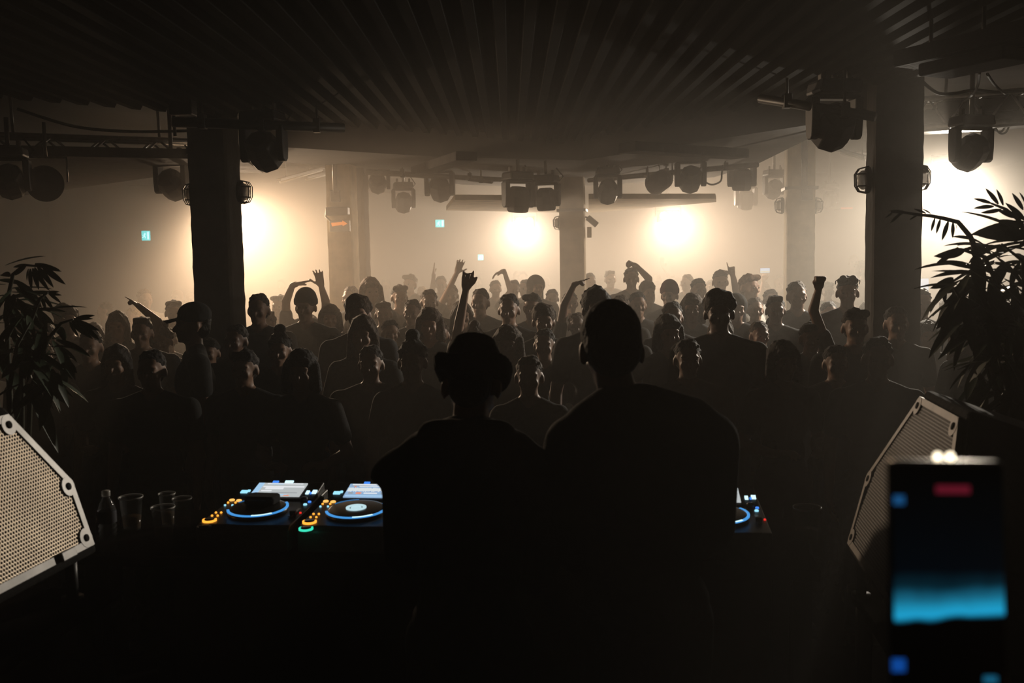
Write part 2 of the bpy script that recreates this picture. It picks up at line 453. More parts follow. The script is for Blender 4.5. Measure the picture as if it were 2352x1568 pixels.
def hair_mesh(kind):
    b = MB(); vx = .010
    rt = random.Random(len(kind) * 7 + 1)
    def tufts(n, r, c, rad, ymin=-.75, zmin=.0):
        k_ = 0
        while k_ < n:
            u = rt.uniform(-.5, 1); t = rt.uniform(0, 2 * math.pi); q = math.sqrt(1 - u * u)
            p = Vector((q * math.cos(t), q * math.sin(t), u)); k_ += 1
            if p.y < -.2 and p.z < .35 + .35 * (-p.y) + rt.uniform(-.1, .1): continue
            if p.z < zmin and p.y < .1: continue
            rr = r * rt.uniform(.6, 1.2)
            b.ell((c[0] + p.x * rad[0], c[1] + p.y * rad[1], c[2] + p.z * rad[2]), (rr, rr, rr * .8), n=7, m=5)
    if kind in ('short', 'flat', 'crop'):
        vx = .008
        tufts(90, .0125, (0, .022, 1.676), (.073, .090, .082)); b.ell((0, .022, 1.676), (.0765, .093, .0825)); b.ell((0, .050, 1.632), (.068, .060, .082))
        if kind == 'flat':
            b.box((0, .012, 1.738), (.105, .13, .04))
        if kind == 'crop':
            b.cap((-.05, -.055, 1.725), (.05, -.055, 1.728), .028, .028)
    elif kind == 'curly':
        rnd = random.Random(3)
        for _ in range(70):
            u = rnd.uniform(-1, 1); t = rnd.uniform(0, 2 * math.pi); r_ = math.sqrt(1 - u * u)
            q = Vector((r_ * math.cos(t), r_ * math.sin(t), u))
            if q.y < -.35 and q.z < .55: continue
            if q.z < .0 and q.y < .25: continue
            if q.z < -.5: continue
            b.ell((q.x * .080, .022 + q.y * .092, 1.675 + q.z * .084), (.022, .022, .021), n=8, m=6)
        b.ell((0, .022, 1.68), (.088, .1, .09))
    elif kind == 'long':
        tufts(45, .014, (0, .02, 1.68), (.083, .098, .087))
        b.ell((0, .02, 1.68), (.086, .101, .09)); b.cap((0, .06, 1.64), (0, .085, 1.40), .08, .075)
        for s in (-1, 1):
            b.cap((.074 * s, .01, 1.66), (.085 * s, -.005, 1.42), .027, .032)
            b.cap((.03 * s, -.06, 1.73), (.078 * s, -.02, 1.64), .022, .02)
    elif kind == 'bob':
        tufts(45, .014, (0, .02, 1.68), (.086, .1, .088))
        b.ell((0, .02, 1.68), (.09, .103, .09)); b.cap((0, .05, 1.66), (0, .06, 1.52), .085, .08)
        for s in (-1, 1):
            b.cap((.078 * s, .0, 1.67), (.088 * s, -.01, 1.54), .03, .034)
        b.cap((-.05, -.07, 1.70), (.05, -.07, 1.70), .02, .02)
    elif kind == 'bun':
        tufts(60, .014, (0, .022, 1.68), (.079, .095, .084)); b.ell((0, .022, 1.68), (.080, .096, .084)); b.ell((0, .04, 1.785), (.045, .045, .04))
    elif kind == 'buzz':
        b.ell((0, .018, 1.674), (.083, .101, .093)); b.ell((0, .045, 1.635), (.079, .078, .085))
    elif kind == 'afro':
        tufts(80, .016, (0, .022, 1.674), (.086, .102, .094)); b.ell((0, .022, 1.672), (.089, .105, .096)); b.ell((0, .05, 1.63), (.085, .075, .085))
    elif kind == 'beanie':
        b.ell((0, .018, 1.70), (.088, .104, .098)); b.lathe([(.09, 1.655), (.094, 1.662), (.094, 1.70), (.09, 1.71)], (0, .016, 0), 24)
    elif kind == 'hood':
        b.ell((0, .03, 1.67), (.105, .112, .112)); b.cap((0, .06, 1.6), (0, .07, 1.47), .095, .1)
    elif kind == 'cap':
        b.ell((0, .014, 1.695), (.085, .103, .08)); b.lathe([(.084, 1.66), (.088, 1.664), (.088, 1.70), (.084, 1.705)], (0, .012, 0), 24)
        for i in range(8):
            x = -.07 + .02 * i
            b.cap((x, -.07, 1.675), (x * .85, -.165 + .5 * x * x * 6, 1.662 - 2 * x * x), .008, .006, n=6)
        vx = .007
    elif kind == 'bucket':
        b.lathe([(.082, 1.64), (.085, 1.645), (.084, 1.69), (.078, 1.735), (.062, 1.772), (.03, 1.785)], (0, .014, 0), 28)
        # short soft brim, turned up a little at the sides
        n = 40
        for i in range(n):
            a = 2 * math.pi * i / n
            def P(r, up): return Vector((math.cos(a) * r, .014 + math.sin(a) * r * 1.1, 1.672 + up))
            f = .012 * math.cos(2 * a) + .006 * math.sin(3 * a + 1.0) + .005 * math.cos(a)
            b.cap(P(.082, -.016), P(.100, f - .008), .015, .014, n=6)
            b.cap(P(.098, f - .018), P(.106, f + .014), .013, .012, n=6)
        vx = .006
    return fuse(b, vx, kind + '_hair', 2)


SHOE = shoe_mesh()
HAIR = {k: hair_mesh(k) for k in ('short', 'flat', 'crop', 'curly', 'long', 'bob', 'bun', 'buzz', 'afro', 'beanie', 'hood', 'cap', 'bucket')}
gl = MB()
for s in (-1, 1):
    gl.lathe([(.026, -.004), (.028, 0), (.026, .004)], (.034 * s, -.085, 1.745), 16, True, Matrix.Rotation(math.radians(60), 3, 'X'))
    gl.tube([(.06 * s, -.078, 1.745), (.086 * s, -.03, 1.725), (.086 * s, .05, 1.70)], .004, 6)
gl.tube([(-.012, -.088, 1.748), (.012, -.088, 1.748)], .004, 6)
GLASSES = gl.mesh('sunglasses')
VAR = {}
for nm, kw in {'plain': dict(kind='down'), 'bent': dict(kind='bent'), 'slim': dict(kind='bent', wide=.88), 'slimdown': dict(kind='down', wide=.88),
               'long_sleeve': dict(kind='bent', sleeve=1.9, bulk=.022), 'broad': dict(kind='down', wide=1.1, sleeve=.55)}.items():
    kind = kw.pop('kind')
    VAR[nm] = person_meshes(nm, default_arms(kind), .0105, **kw)
eyeb = MB(); eyeb.ell((0, 0, 0), (.0095, .006, .0065), n=10, m=6); EYE = eyeb.mesh('eye', True)
M_EYE = mat('eye_dark', (.03, .022, .018), .2, spec=.6, noise=.1, scale=5)


def place_person(ms, loc, rz, scale, label, hair, hair_col, skin, shirt, trousers='charcoal', group=None, extra=None, eyes=True):
    t = thing('person', label, 'person', loc, rz, group, scale)
    obj('body', ms['body'], skin, t)
    obj('shirt', ms['shirt'], CLOTH[shirt], t); obj('trousers', ms['trousers'], CLOTH[trousers], t)
    for s in (-1, 1):
        o = obj('shoe', SHOE, M_SHOE, t); o.scale = (s, 1, 1)
    Ml = ms['head']
    if hair and hair != 'bald':
        hat = hair in ('beanie', 'hood', 'cap', 'bucket')
        nm = {'beanie': 'beanie', 'hood': 'hood', 'cap': 'cap', 'bucket': 'bucket_hat'}.get(hair, 'hair')
        obj(nm, HAIR[hair], CLOTH[hair_col] if hat else HAIRM[hair_col], t, 0, Ml)
        if hair in ('cap', 'bucket'):
            obj('hair', HAIR['crop'], HAIRM['black'], t, 0, (Ml or Matrix()) @ Matrix.Translation((0, .004, 1.62)) @ Matrix.Diagonal((.93, .93, .8, 1)) @ Matrix.Translation((0, 0, -1.64)))
    if eyes:
        for s in (-1, 1):
            obj('eye', EYE, M_EYE, t, 0, (Ml or Matrix()) @ Matrix.Translation((.030 * s, -.087, 1.636)))
    if extra == 'sunglasses':
        obj('sunglasses', GLASSES, M_BLACKP, t, 0, Ml)
    return t


# ------------------------------------------------------------------ the room
def struct(o, label):
    o['kind'] = 'structure'; o['label'] = label
    return o


YAW = math.radians(-8.5)          # the building stands a little clockwise of the line of sight
CEIL_Z, DECK_Z = 3.55, 3.17
RX, RY0, RY1 = 9.0, -3.0, 19.6
struct(MB().box((0, (RY0 + RY1) / 2, -.06), (2 * RX + .6, RY1 - RY0 + .6, .12)).build('floor', M_FLOOR), 'dark worn dance floor')
struct(MB().box((0, (RY0 + RY1) / 2, CEIL_Z + .06), (2 * RX + .6, RY1 - RY0 + .6, .12)).build('ceiling', M_CEIL), 'dark ceiling slab over the whole room')
struct(MB().box((-RX - .1, (RY0 + RY1) / 2, CEIL_Z / 2), (.2, RY1 - RY0 + .6, CEIL_Z)).build('wall_left', M_WALL), 'hazy plaster wall on the far left')
struct(MB().box((RX + .1, (RY0 + RY1) / 2, CEIL_Z / 2), (.2, RY1 - RY0 + .6, CEIL_Z)).build('wall_right', M_WALL), 'hazy plaster wall on the far right')
struct(MB().box((0, RY1 + .1, CEIL_Z / 2), (2 * RX, .2, CEIL_Z)).build('wall_back', M_WALL), 'back wall lost in lit haze beyond the crowd')
struct(MB().box((0, RY0 - .1, CEIL_Z / 2), (2 * RX, .2, CEIL_Z)).build('wall_front', M_CEIL), 'dark wall behind the stage')
struct(MB().box((0, 0.9, STAGE_Z / 2), (8.0, 7.4, STAGE_Z - .004)).build('stage', M_WOOD, bevel=.01), 'low black stage under the decks')
struct(MB().box((0, RY1 - .02, .06), (2 * RX - .04, .03, .12)).build('baseboard_back', M_BLACK), 'dark baseboard along the back wall')

# corrugated steel deck over the stage half of the room: one folded sheet that ends along two edges meeting in a corner
EA, EK, EC = onz(0, 226, DECK_Z), onz(1287, 331, DECK_Z), onz(1752, 244, DECK_Z)


def deck_edge(x):
    if x < EK.x:
        return min(EK.y, EA.y + (EK.y - EA.y) * (x - EA.x) / (EK.x - EA.x))
    return max(6.2, EK.y + (EC.y - EK.y) * (x - EK.x) / (EC.x - EK.x))


db = MB(); pv = []
x = -RX
prof = []
while x < RX:
    prof += [(x, 0), (x + .035, 0), (x + .055, .05), (x + .105, .05), (x + .125, 0)]
    x += .14
for (x, dz) in prof:
    ye = deck_edge(x)
    pv += [(x, RY0 + .0, DECK_Z + dz), (x, ye, DECK_Z + dz), (x, ye, DECK_Z + .10), (x, RY0, DECK_Z + .10)]
fc = []
for i in range(len(prof) - 1):
    a, b_ = 4 * i, 4 * i + 4
    fc += [(a, a + 1, b_ + 1, b_), (a + 1, a + 2, b_ + 2, b_ + 1), (a + 2, a + 3, b_ + 3, b_ + 2)]
db.add(pv, fc)
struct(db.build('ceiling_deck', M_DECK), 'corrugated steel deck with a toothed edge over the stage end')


def beam(name, p0, p1, w, h, m, label, bevel=.006):
    p0 = Vector(p0); p1 = Vector(p1); mid = (p0 + p1) / 2; dv = p1 - p0
    M = Matrix.Translation(mid) @ dv.to_track_quat('X', 'Z').to_matrix().to_4x4()
    o = MB().box((0, 0, 0), (dv.length, w, h)).build(name, m, None, False, bevel, M)
    return struct(o, label)


# dropped bulkhead before the back wall and other ceiling steel
def slab(name, quad, z0, z1, m, label):
    o = MB().prism([(p.x, p.y) for p in quad], z0, z1).build(name, m)
    return struct(o, label)


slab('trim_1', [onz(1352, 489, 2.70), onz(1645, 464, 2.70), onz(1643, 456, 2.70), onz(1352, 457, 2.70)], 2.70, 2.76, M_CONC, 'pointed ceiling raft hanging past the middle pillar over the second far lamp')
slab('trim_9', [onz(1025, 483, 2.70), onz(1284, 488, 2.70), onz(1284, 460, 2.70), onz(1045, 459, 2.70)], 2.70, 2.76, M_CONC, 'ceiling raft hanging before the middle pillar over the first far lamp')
DROP_Z = 3.05
_far = [onz(u, v, DROP_Z) for u, v in ((650, 372), (780, 384), (900, 398), (1060, 424), (1290, 431), (1480, 418), (1640, 407), (1745, 374), (1850, 322))]
_near = []
for q in reversed(_far):
    _near.append(Vector((q.x, min(deck_edge(q.x) + .9, q.y - .12), 0)))
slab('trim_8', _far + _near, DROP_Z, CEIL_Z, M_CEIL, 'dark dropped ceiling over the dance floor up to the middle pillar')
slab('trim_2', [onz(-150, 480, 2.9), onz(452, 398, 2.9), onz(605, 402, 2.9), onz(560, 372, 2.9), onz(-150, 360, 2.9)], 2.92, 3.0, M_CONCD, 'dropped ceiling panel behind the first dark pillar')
beam('trim_3', onz(1440, 338, 2.96), onz(1700, 354, 2.96), .22, .08, M_CONCD, 'flat duct under the ceiling between the hanging lamps')
beam('trim_4', onz(965, 392, 2.96), onz(1072, 358, 2.96), .2, .08, M_CONCD, 'short flat duct angled under the ceiling left of the deck corner')
for k, (u0, v0, y0, u1, v1, y1) in enumerate([(560, 383, 12, 830, 386, 13.5), (1900, 345, 12.5, 2060, 352, 12.0), (840, 440, 17, 1030, 448, 17)]):
    beam(f'trim_{5 + k}', at(u0, v0, y0) + Vector((0, 0, .12)), at(u1, v1, y1) + Vector((0, 0, .12)), .3, .24, M_CONCD,
         ['ceiling beam running out behind the near dark pillar', 'ceiling beam behind the conduit pillar', 'ceiling beam above the far exit sign'][k])


def rough_pillar(name, px, y, side, label, m, zt=3.5, yaw=YAW, cuts=26, seed=1):
    """square masonry column with chipped arrises"""
    rnd = random.Random(seed)
    p = at(px, 600, y)
    ring = []
    n = 6
    for e in range(4):
        for i in range(n):
            t = -1 + 2 * i / n
            ring.append([(t, -1), (1, t), (-t, 1), (-1, -t)][e])
    b = MB(); vv = []
    for j in range(cuts * 2 + 1):
        z = zt * j / (cuts * 2)
        for (a, c) in ring:
            corner = abs(a) > .9 and abs(c) > .9
            q = 1 - (.03 + rnd.random() * .035 if corner else rnd.random() * .012)
            vv.append((a * side / 2 * q, c * side / 2 * q, z))
    N = 4 * n; ff = []
    for j in range(cuts * 2):
        for k in range(N):
            ff.append((j * N + k, j * N + (k + 1) % N, (j + 1) * N + (k + 1) % N, (j + 1) * N + k))
    ff.append(tuple(range(N - 1, -1, -1))); ff.append(tuple(cuts * 2 * N + k for k in range(N)))
    b.add(vv, ff)
    o = b.build(name, m)
    o.location = (p.x, p.y, 0.001); o.rotation_euler = (0, 0, yaw)
    return struct(o, label)


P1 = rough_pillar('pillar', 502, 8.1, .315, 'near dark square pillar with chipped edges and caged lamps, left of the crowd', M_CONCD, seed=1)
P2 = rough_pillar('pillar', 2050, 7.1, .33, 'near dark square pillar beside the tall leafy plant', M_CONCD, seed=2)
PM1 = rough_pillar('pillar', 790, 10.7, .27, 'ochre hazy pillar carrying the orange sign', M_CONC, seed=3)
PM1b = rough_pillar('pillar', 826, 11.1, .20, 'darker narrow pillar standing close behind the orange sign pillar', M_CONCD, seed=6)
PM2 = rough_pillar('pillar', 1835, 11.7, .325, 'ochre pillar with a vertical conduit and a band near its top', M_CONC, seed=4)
PC = rough_pillar('pillar', 1316, 13.0, .325, 'far middle pillar with a camera and a band', M_CONC, seed=5)
for P, bz, s in ((PC, 2.63, .325), (PM2, 2.78, .325)):
    MB().box((0, 0, bz), (s + .05, s + .05, .035)).build('band', M_PIPE, P, bevel=.004)
# conduit of PM2, cable of PM1
MB().tube([(.03, -.19, 2.72), (.03, -.19, 3.4)], .035, 10).build('conduit', M_PIPE, PM2, True)
MB().tube([(-.02, -.16, 2.75), (-.02, -.16, 3.4)], .025, 10).build('conduit', M_PIPE, PM1, True)
MB().box((-.02, -.15, 2.72), (.1, .05, .12)).build('junction_box', M_PIPE, PM1, bevel=.005)
MB().box((.06, -.19, 2.7), (.12, .06, .12)).build('junction_box', M_PIPE, PM2, bevel=.005)
# light switch boxes on the near pillars
for P, s in ((P1, -1), (P2, 1)):
    MB().box((s * .19, 0, 2.95 if P is P1 else 2.62), (.06, .08, .05)).build('conduit_box', M_BLACK, P, bevel=.004)


def cage_lamp(px, py, y, ang, label):
    """bulkhead light: base plate, glass bowl, wire cage; looks along its own +x"""
    p = at(px, py, y)
    t = thing('bulkhead_lamp', label, 'lamp', p, ang, 'bulkhead lamps on the pillars')
    Rx = Matrix.Rotation(math.pi / 2, 3, 'Y')
    MB().lathe([(.055, -.02), (.06, -.015), (.06, .012), (.05, .02)], (0, 0, 0), 20, True, Matrix.Diagonal((1, 1, 1.5)) @ Rx).build('base', M_BLACK, t, True)
    MB().ell((.03, 0, 0), (.045, .042, .068)).build('glass_bowl', mat('frosted_glass', (.75, .7, .6), .3, spec=.5, noise=.05, scale=5, alpha=.75), t, True)
    c = MB()
    for a in (-.034, 0, .034):
        c.tube([(.0, a * 1.3, -.092), (.06, a, -.078), (.082, a, -.04), (.085, a, .04), (.06, a, .078), (0, a * 1.3, .092)], .004, 6)
    for z in (-.042, .042):
        c.tube([(.0, -.058, z), (.06, -.045, z), (.084, 0, z), (.06, .045, z), (0, .058, z)], .004, 6)
    o = c.build('wire_cage', M_BLACK, t, True)
    return t


cage_lamp(553, 441, 8.05, YAW, 'caged bulkhead lamp on the bright side of the near dark pillar behind the crowd')
cage_lamp(447, 447, 8.15, YAW + math.pi, 'caged bulkhead lamp on the shaded side of the first pillar, towards the exit sign')
cage_lamp(1993, 413, 7.05, YAW + math.pi, 'caged bulkhead lamp on the pillar by the tall plant, side facing the room')
cage_lamp(2105, 409, 7.0, YAW, 'caged bulkhead lamp on the pillar by the tall plant, side facing the glare')
cage_lamp(1286, 512, 13.0, YAW + math.pi, 'caged bulkhead lamp on the far middle pillar')
cage_lamp(1797, 472, 11.7, YAW + math.pi, 'caged bulkhead lamp on the shaded edge of the conduit pillar')
cage_lamp(1872, 472, 11.65, YAW, 'pale lit bulkhead lamp on the bright edge of the conduit pillar')

# security camera on the middle pillar
t = thing('security_camera', 'small camera on a bracket pointing down from the far middle pillar', 'camera', at(1352, 510, 13.0))
MB().tube([(-.05, .03, .07), (-.02, 0, .06), (.0, 0, .02)], .012, 8).build('bracket', M_BLACK, t, True)
MB().box((.045, -.02, .01), (.16, .075, .075), Matrix.Rotation(.7, 3, 'Y')).build('housing', M_BLACK, t, bevel=.008)
MB().box((.01, .03, -.13), (.055, .05, .14)).build('junction_box', M_CONC, t, bevel=.004)


# blinders
def blinder(i, b):
    q = b['dir'].to_track_quat('X', 'Z').to_euler()
    t = thing('blinder_lamp', b['label'], 'lamp', b['p'], 0, 'two-cell blinder lamps lighting the haze')
    t.rotation_euler = (0, 0, math.atan2(b['dir'].y, b['dir'].x))
    MB().box((-.06, 0, 0), (.10, .36, .19)).build('housing', M_BLACK, t, bevel=.012)
    Ry = Matrix.Rotation(math.pi / 2, 3, 'Y')
    for s in (-1, 1):
        MB().lathe([(.062, -.012), (.066, -.006), (.066, .0), (.055, .008), (.02, .012)], (0, s * .085, 0), 20, True, Ry).build('lamp_cell', M_LAMPCELL, t, True)
        MB().lathe([(.068, -.012), (.082, -.012), (.082, .015), (.072, .015)], (0, s * .085, 0), 20, False, Ry).build('reflector_rim', M_BLACK, t, True)
    top = (DECK_Z if b['p'].y < 8 else CEIL_Z) - b['p'].z
    MB().tube([(-.06, -.21, -.0), (-.06, -.21, .16), (-.06, .21, .16), (-.06, .21, .0)], .012, 8).build('yoke', M_BLACK, t, True)
    MB().tube([(-.06, 0, .16), (-.06, 0, top)], .016, 8).build('drop_rod', M_PIPE, t, True)


for i, b in enumerate(BLINDERS):
    blinder(i, b)


# ------------------------------------------------------------------ moving heads and rigging
def moving_head(px, py, y, wpx, label, pan=0.0, tilt=.5, group='moving head lamps under the ceiling', ceil=CEIL_Z, zs=1.0):
    """px,py: middle of the head body"""
    p = at(px, py, y)
    k = wpx / F * y / .34
    t = thing('moving_head', label, 'lamp', p, pan, group, k)
    top = (ceil - p.z) / k
    MB().box((0, 0, .235), (.30, .24, .09), taper=.92).build('base', M_BLACKP, t, bevel=.02)
    MB().prism([(-.165, -.05), (.165, -.05), (.165, .05), (-.165, .05)], .155, .187).build('yoke', M_BLACKP, t, bevel=.012)
    for s in (-1, 1):
        a = MB(); z = [(.17, .055), (.02, .055), (-.08, .045), (-.10, .02), (-.10, -.02), (-.08, -.045), (.02, -.055), (.17, -.055)]
        a.add([(s * .176, yy, zz) for zz, yy in z] + [(s * .122, yy, zz) for zz, yy in z],
              [tuple(range(8)) if s > 0 else tuple(range(7, -1, -1)), tuple(range(15, 7, -1)) if s > 0 else tuple(range(8, 16))] + [(i, 8 + i, 8 + (i + 1) % 8, (i + 1) % 8) if s > 0 else (i, (i + 1) % 8, 8 + (i + 1) % 8, 8 + i) for i in range(8)])
        a.build('yoke_arm', M_BLACKP, t, bevel=.008)
    Rt = Matrix.Rotation(tilt, 3, 'X')       # head: barrel along its own -z turned towards -y
    n = 8
    hb = MB().lathe([(.075, .135), (.115, .105), (.131, .03), (.131, -.06), (.120, -.125), (.104, -.135)], (0, 0, -.012), n, True, Rt)
    hb.build('head', M_BLACKP, t, bevel=.008)
    MB().lathe([(.004, -.004), (.05, -.012), (.082, -.006), (.084, .004)], Rt @ Vector((0, 0, -.135)), 20, True, Rt).build('lens', M_LENS, t, True)
    MB().lathe([(.086, -.012), (.098, -.014), (.098, .01), (.086, .01)], Rt @ Vector((0, 0, -.135)), 20, False, Rt).build('lens_rim', M_BLACK, t, True)
    for s in (-1, 1):
        MB().box((s * .09, 0, .305), (.03, .05, .06)).build('clamp', M_STEEL, t, bevel=.005)
    MB().tube([(0, 0, .28), (0, 0, top)], .02, 8).build('drop_rod', M_PIPE, t, True)
    MB().tube([(.08, .06, .28), (.14, .1, .20), (.19, .09, .26), (.12, .05, .36)], .008, 6).build('power_cable', M_CABLE, t, True)
    return t


TILT = math.radians(55)
moving_head(22, 412, 7.6, 88, 'big dark moving head at the far left edge of the room', .2, TILT, ceil=DECK_Z)
moving_head(396, 420, 9.0, 80, 'moving head with lit gap beside the first pillar, above the exit sign', -.25, TILT)
moving_head(606, 341, 7.25, 102, 'large black moving head with faint blue lens right against the first pillar', -.2, TILT, ceil=DECK_Z)
moving_head(867, 418, 11.3, 56, 'hazy moving head right of the orange sign pillar, higher of a pair', .1, 1.2, ceil=DROP_Z)
moving_head(927, 462, 12.6, 52, 'hazy moving head lower of a pair right of the orange sign pillar', .2, .8)
moving_head(1010, 430, 11.6, 66, 'hazy moving head above the exit sign left of the far lamps', -.1, TILT, ceil=DROP_Z)
moving_head(1190, 455, 10.4, 72, 'pale-edged moving head hanging above the first far lamp, first of two side by side', .5, .15, ceil=DROP_Z)
moving_head(1254, 455, 10.6, 64, 'moving head touching the middle pillar, second of two side by side', -.4, .1, ceil=DROP_Z)
moving_head(1396, 437, 11.2, 62, 'small moving head with arched gap just past the middle pillar', .0, .9, ceil=DROP_Z)
moving_head(1586, 408, 11.0, 68, 'moving head square-shouldered above the second far lamp', .0, .9, ceil=DROP_Z)
moving_head(1704, 410, 11.6, 62, 'tall hazy moving head pointing down with bright lens sparks', .1, .1, ceil=DROP_Z)
moving_head(1713, 457, 14.5, 50, 'faint moving head hanging below and behind the tall hazy one', .1, .4)
moving_head(1778, 432, 13.2, 50, 'faint moving head with blue glints beside the conduit pillar', .2, TILT)
moving_head(1916, 285, 6.4, 118, 'large black moving head with blue glint beside the pillar near the tall plant', .15, TILT, ceil=DECK_Z)
moving_head(2230, 345, 8.0, 94, 'moving head silhouetted against the blinding lamp with lit gap', .2, TILT)
moving_head(1905, 455, 15.5, 40, 'very faint moving head in haze behind the conduit pillar', .2, .5)

# par can
t = thing('par_can', 'round dark par lamp tilted under the ceiling between the middle pillar lamps', 'lamp', at(1516, 416, 11.5))
Rp = Matrix.Rotation(math.radians(75), 3, 'X') @ Matrix.Rotation(.4, 3, 'Y')
MB().lathe([(.05, .14), (.11, .10), (.125, -.10), (.13, -.12)], (0, 0, 0), 20, True, Rp).build('can', M_BLACK, t, True)
MB().tube([(-.14, 0, 0), (-.14, 0, .2), (.14, 0, .2), (.14, 0, 0)], .012, 8).build('yoke', M_BLACK, t, True)
MB().tube([(0, 0, .2), (0, 0, CEIL_Z - t.location.z)], .016, 8).build('drop_rod', M_PIPE, t, True)
# mirror dish at the far left edge
t = thing('dish_lamp', 'open round dish lamp beside the big moving head at the left edge', 'lamp', at(108, 418, 7.9), .3)
MB().lathe([(.02, .0), (.08, .02), (.125, .07), (.14, .12), (.135, .12), (.11, .06), (.06, .03)], (0, 0, 0), 28, True, Matrix.Rotation(math.radians(100), 3, 'X')).build('dish', mat('brushed_dish', (.10, .09, .08), .3, metal=.7, noise=.1, scale=9), t, True)
MB().tube([(-.15, 0, 0), (-.15, 0, .19), (.15, 0, .19), (.15, 0, 0)], .01, 8).build('yoke', M_STEEL, t, True)
MB().tube([(0, 0, .19), (0, 0, DECK_Z - t.location.z)], .014, 8).build('drop_rod', M_PIPE, t, True)


def bar(p0, p1, r, label, m=M_PIPE, rods=2, top=CEIL_Z):
    p0 = Vector(p0); p1 = Vector(p1)
    t = thing('lighting_bar', label, 'bar', p0)
    MB().tube([(0, 0, 0), p1 - p0], r, 10).build('pipe', m, t, True)
    for i in range(rods):
        q = (p1 - p0) * ((i + .5) / rods)
        MB().tube([q, q + Vector((0, 0, top - (p0 + q).z))], .010, 6).build('drop_rod', M_PIPE, t, True)
        MB().box(q + Vector((0, 0, .01)), (.05, .07, 2 * r + .03)).build('clamp', M_BLACK, t, bevel=.004)
    return t


def truss(p0, p1, w, label, bays=10, top=CEIL_Z, loaded=False):
    """square box truss: four chords, each web brace its own piece"""
    p0 = Vector(p0); p1 = Vector(p1); dv = p1 - p0; L = dv.length
    t = thing('lighting_truss', label, 'truss', p0)
    q = dv.to_track_quat('X', 'Z')
    t.rotation_mode = 'QUATERNION'; t.rotation_quaternion = q
    for y in (-w / 2, w / 2):
        for z in (0, w):
            MB().tube([(0, y, z), (L, y, z)], .024, 8).build('chord', M_STEEL, t, True)
    if loaded:      # cable bundle and distribution box lying in the truss
        MB().tube([(L * i / 12, .02 * math.sin(i * 2.1), w * .3 + .025 * math.sin(i * 1.3)) for i in range(13)], .07, 10).build('cable_bundle', M_CABLE, t, True)
        MB().box((L * .42, 0, w * .62), (L * .5, w * .7, w * .5)).build('distribution_box', M_CAB, t, bevel=.01)
        MB().box((L * .5, 0, -.03), (L, w * 1.1, .02)).build('base_rail', M_BLACK, t, bevel=.004)
    for (a, b_) in (((-w / 2, 0), (-w / 2, w)), ((w / 2, 0), (w / 2, w)), ((-w / 2, 0), (w / 2, 0)), ((-w / 2, w), (w / 2, w))):
        me = None
        for i in range(bays):
            x0, x1 = L * i / bays, L * (i + 1) / bays
            f, g = (a, b_) if i % 2 == 0 else (b_, a)
            MB().tube([(x0, f[0], f[1]), (x1, g[0], g[1])], .011, 6).build('web_brace', M_STEEL, t, True)
    for i in range(2):
        x = L * (.2 + .6 * i)
        MB().tube([(x, 0, w), (x, 0, w + max(.05, top - p0.z - w - (dv.z * x / L)))], .014, 6).build('drop_rod', M_PIPE, t, True)
    return t


truss(at(-90, 366, 8.3), at(470, 376, 9.6), .20, 'box truss running behind the first pillar and carrying its lit moving head', 9)
bar(at(395, 280, 6.9), at(790, 294, 7.4), .035, 'black lighting bar crossing the top of the first pillar', M_BLACK, 3, DECK_Z)
bar(at(1745, 226, 6.6), at(2010, 268, 6.1), .03, 'black lighting bar carrying the large head beside the pillar near the tall plant', M_BLACK, 2, DECK_Z)
truss(at(2098, 297, 8.9), at(2480, 272, 8.0), .24, 'heavy box truss above the blinding lamp with looped cables', 8, CEIL_Z, True)
bar(onz(840, 395, 2.98), onz(1278, 420, 2.98), .03, 'hazy lighting bar left of the middle pillar', M_PIPE, 3, DROP_Z)
bar(onz(1352, 414, 2.98), onz(1740, 378, 2.98), .03, 'hazy lighting bar between middle and conduit pillars', M_PIPE, 3, DROP_Z)
bar(at(1080, 412, 11.6), at(1130, 418, 11.4), .02, 'short bright-edged pipe stub above the far exit sign', M_STEEL, 1)
t = thing('cable_tray', 'dark boxed cable tray sloping high beside the near pillar and the plant', 'tray', at(2105, 156, 5.0))
e = at(2480, 72, 4.25) - t.location
Mq = e.to_track_quat('X', 'Z').to_matrix()
MB().box(e / 2 + Vector((0, 0, 0)), (e.length, .30, .012), Mq).build('tray_floor', M_CAB, t)
for s in (-1, 1):
    MB().box(e / 2 + Mq @ Vector((0, s * .15, .035)), (e.length, .012, .07), Mq).build('tray_side', M_CAB, t)
MB().box(e * .42 + Mq @ Vector((0, -.02, -.04)), (e.length * .55, .22, .06), Mq).build('dimmer_box', M_CAB, t, bevel=.01)
for i in range(3):
    q = e * (.1 + .35 * i); MB().tube([q, q + Vector((0, 0, DECK_Z - (t.location + q).z))], .01, 6).build('drop_rod', M_PIPE, t, True)


def cable(pts, r, label):
    P = [Vector(p) for p in pts]
    out = []
    for i in range(len(P) - 1):           # catmull-rom
        a, b_, c, d = P[max(i - 1, 0)], P[i], P[i + 1], P[min(i + 2, len(P) - 1)]
        for k in range(6):
            u = k / 6
            out.append(.5 * ((2 * b_) + (c - a) * u + (2 * a - 5 * b_ + 4 * c - d) * u * u + (3 * b_ - a - 3 * c + d) * u ** 3))
    out.append(P[-1])
    return tag(MB().tube(out, r, 7).build('cable', M_CABLE, None, True), label, 'cable', 'loose cables on the rig')


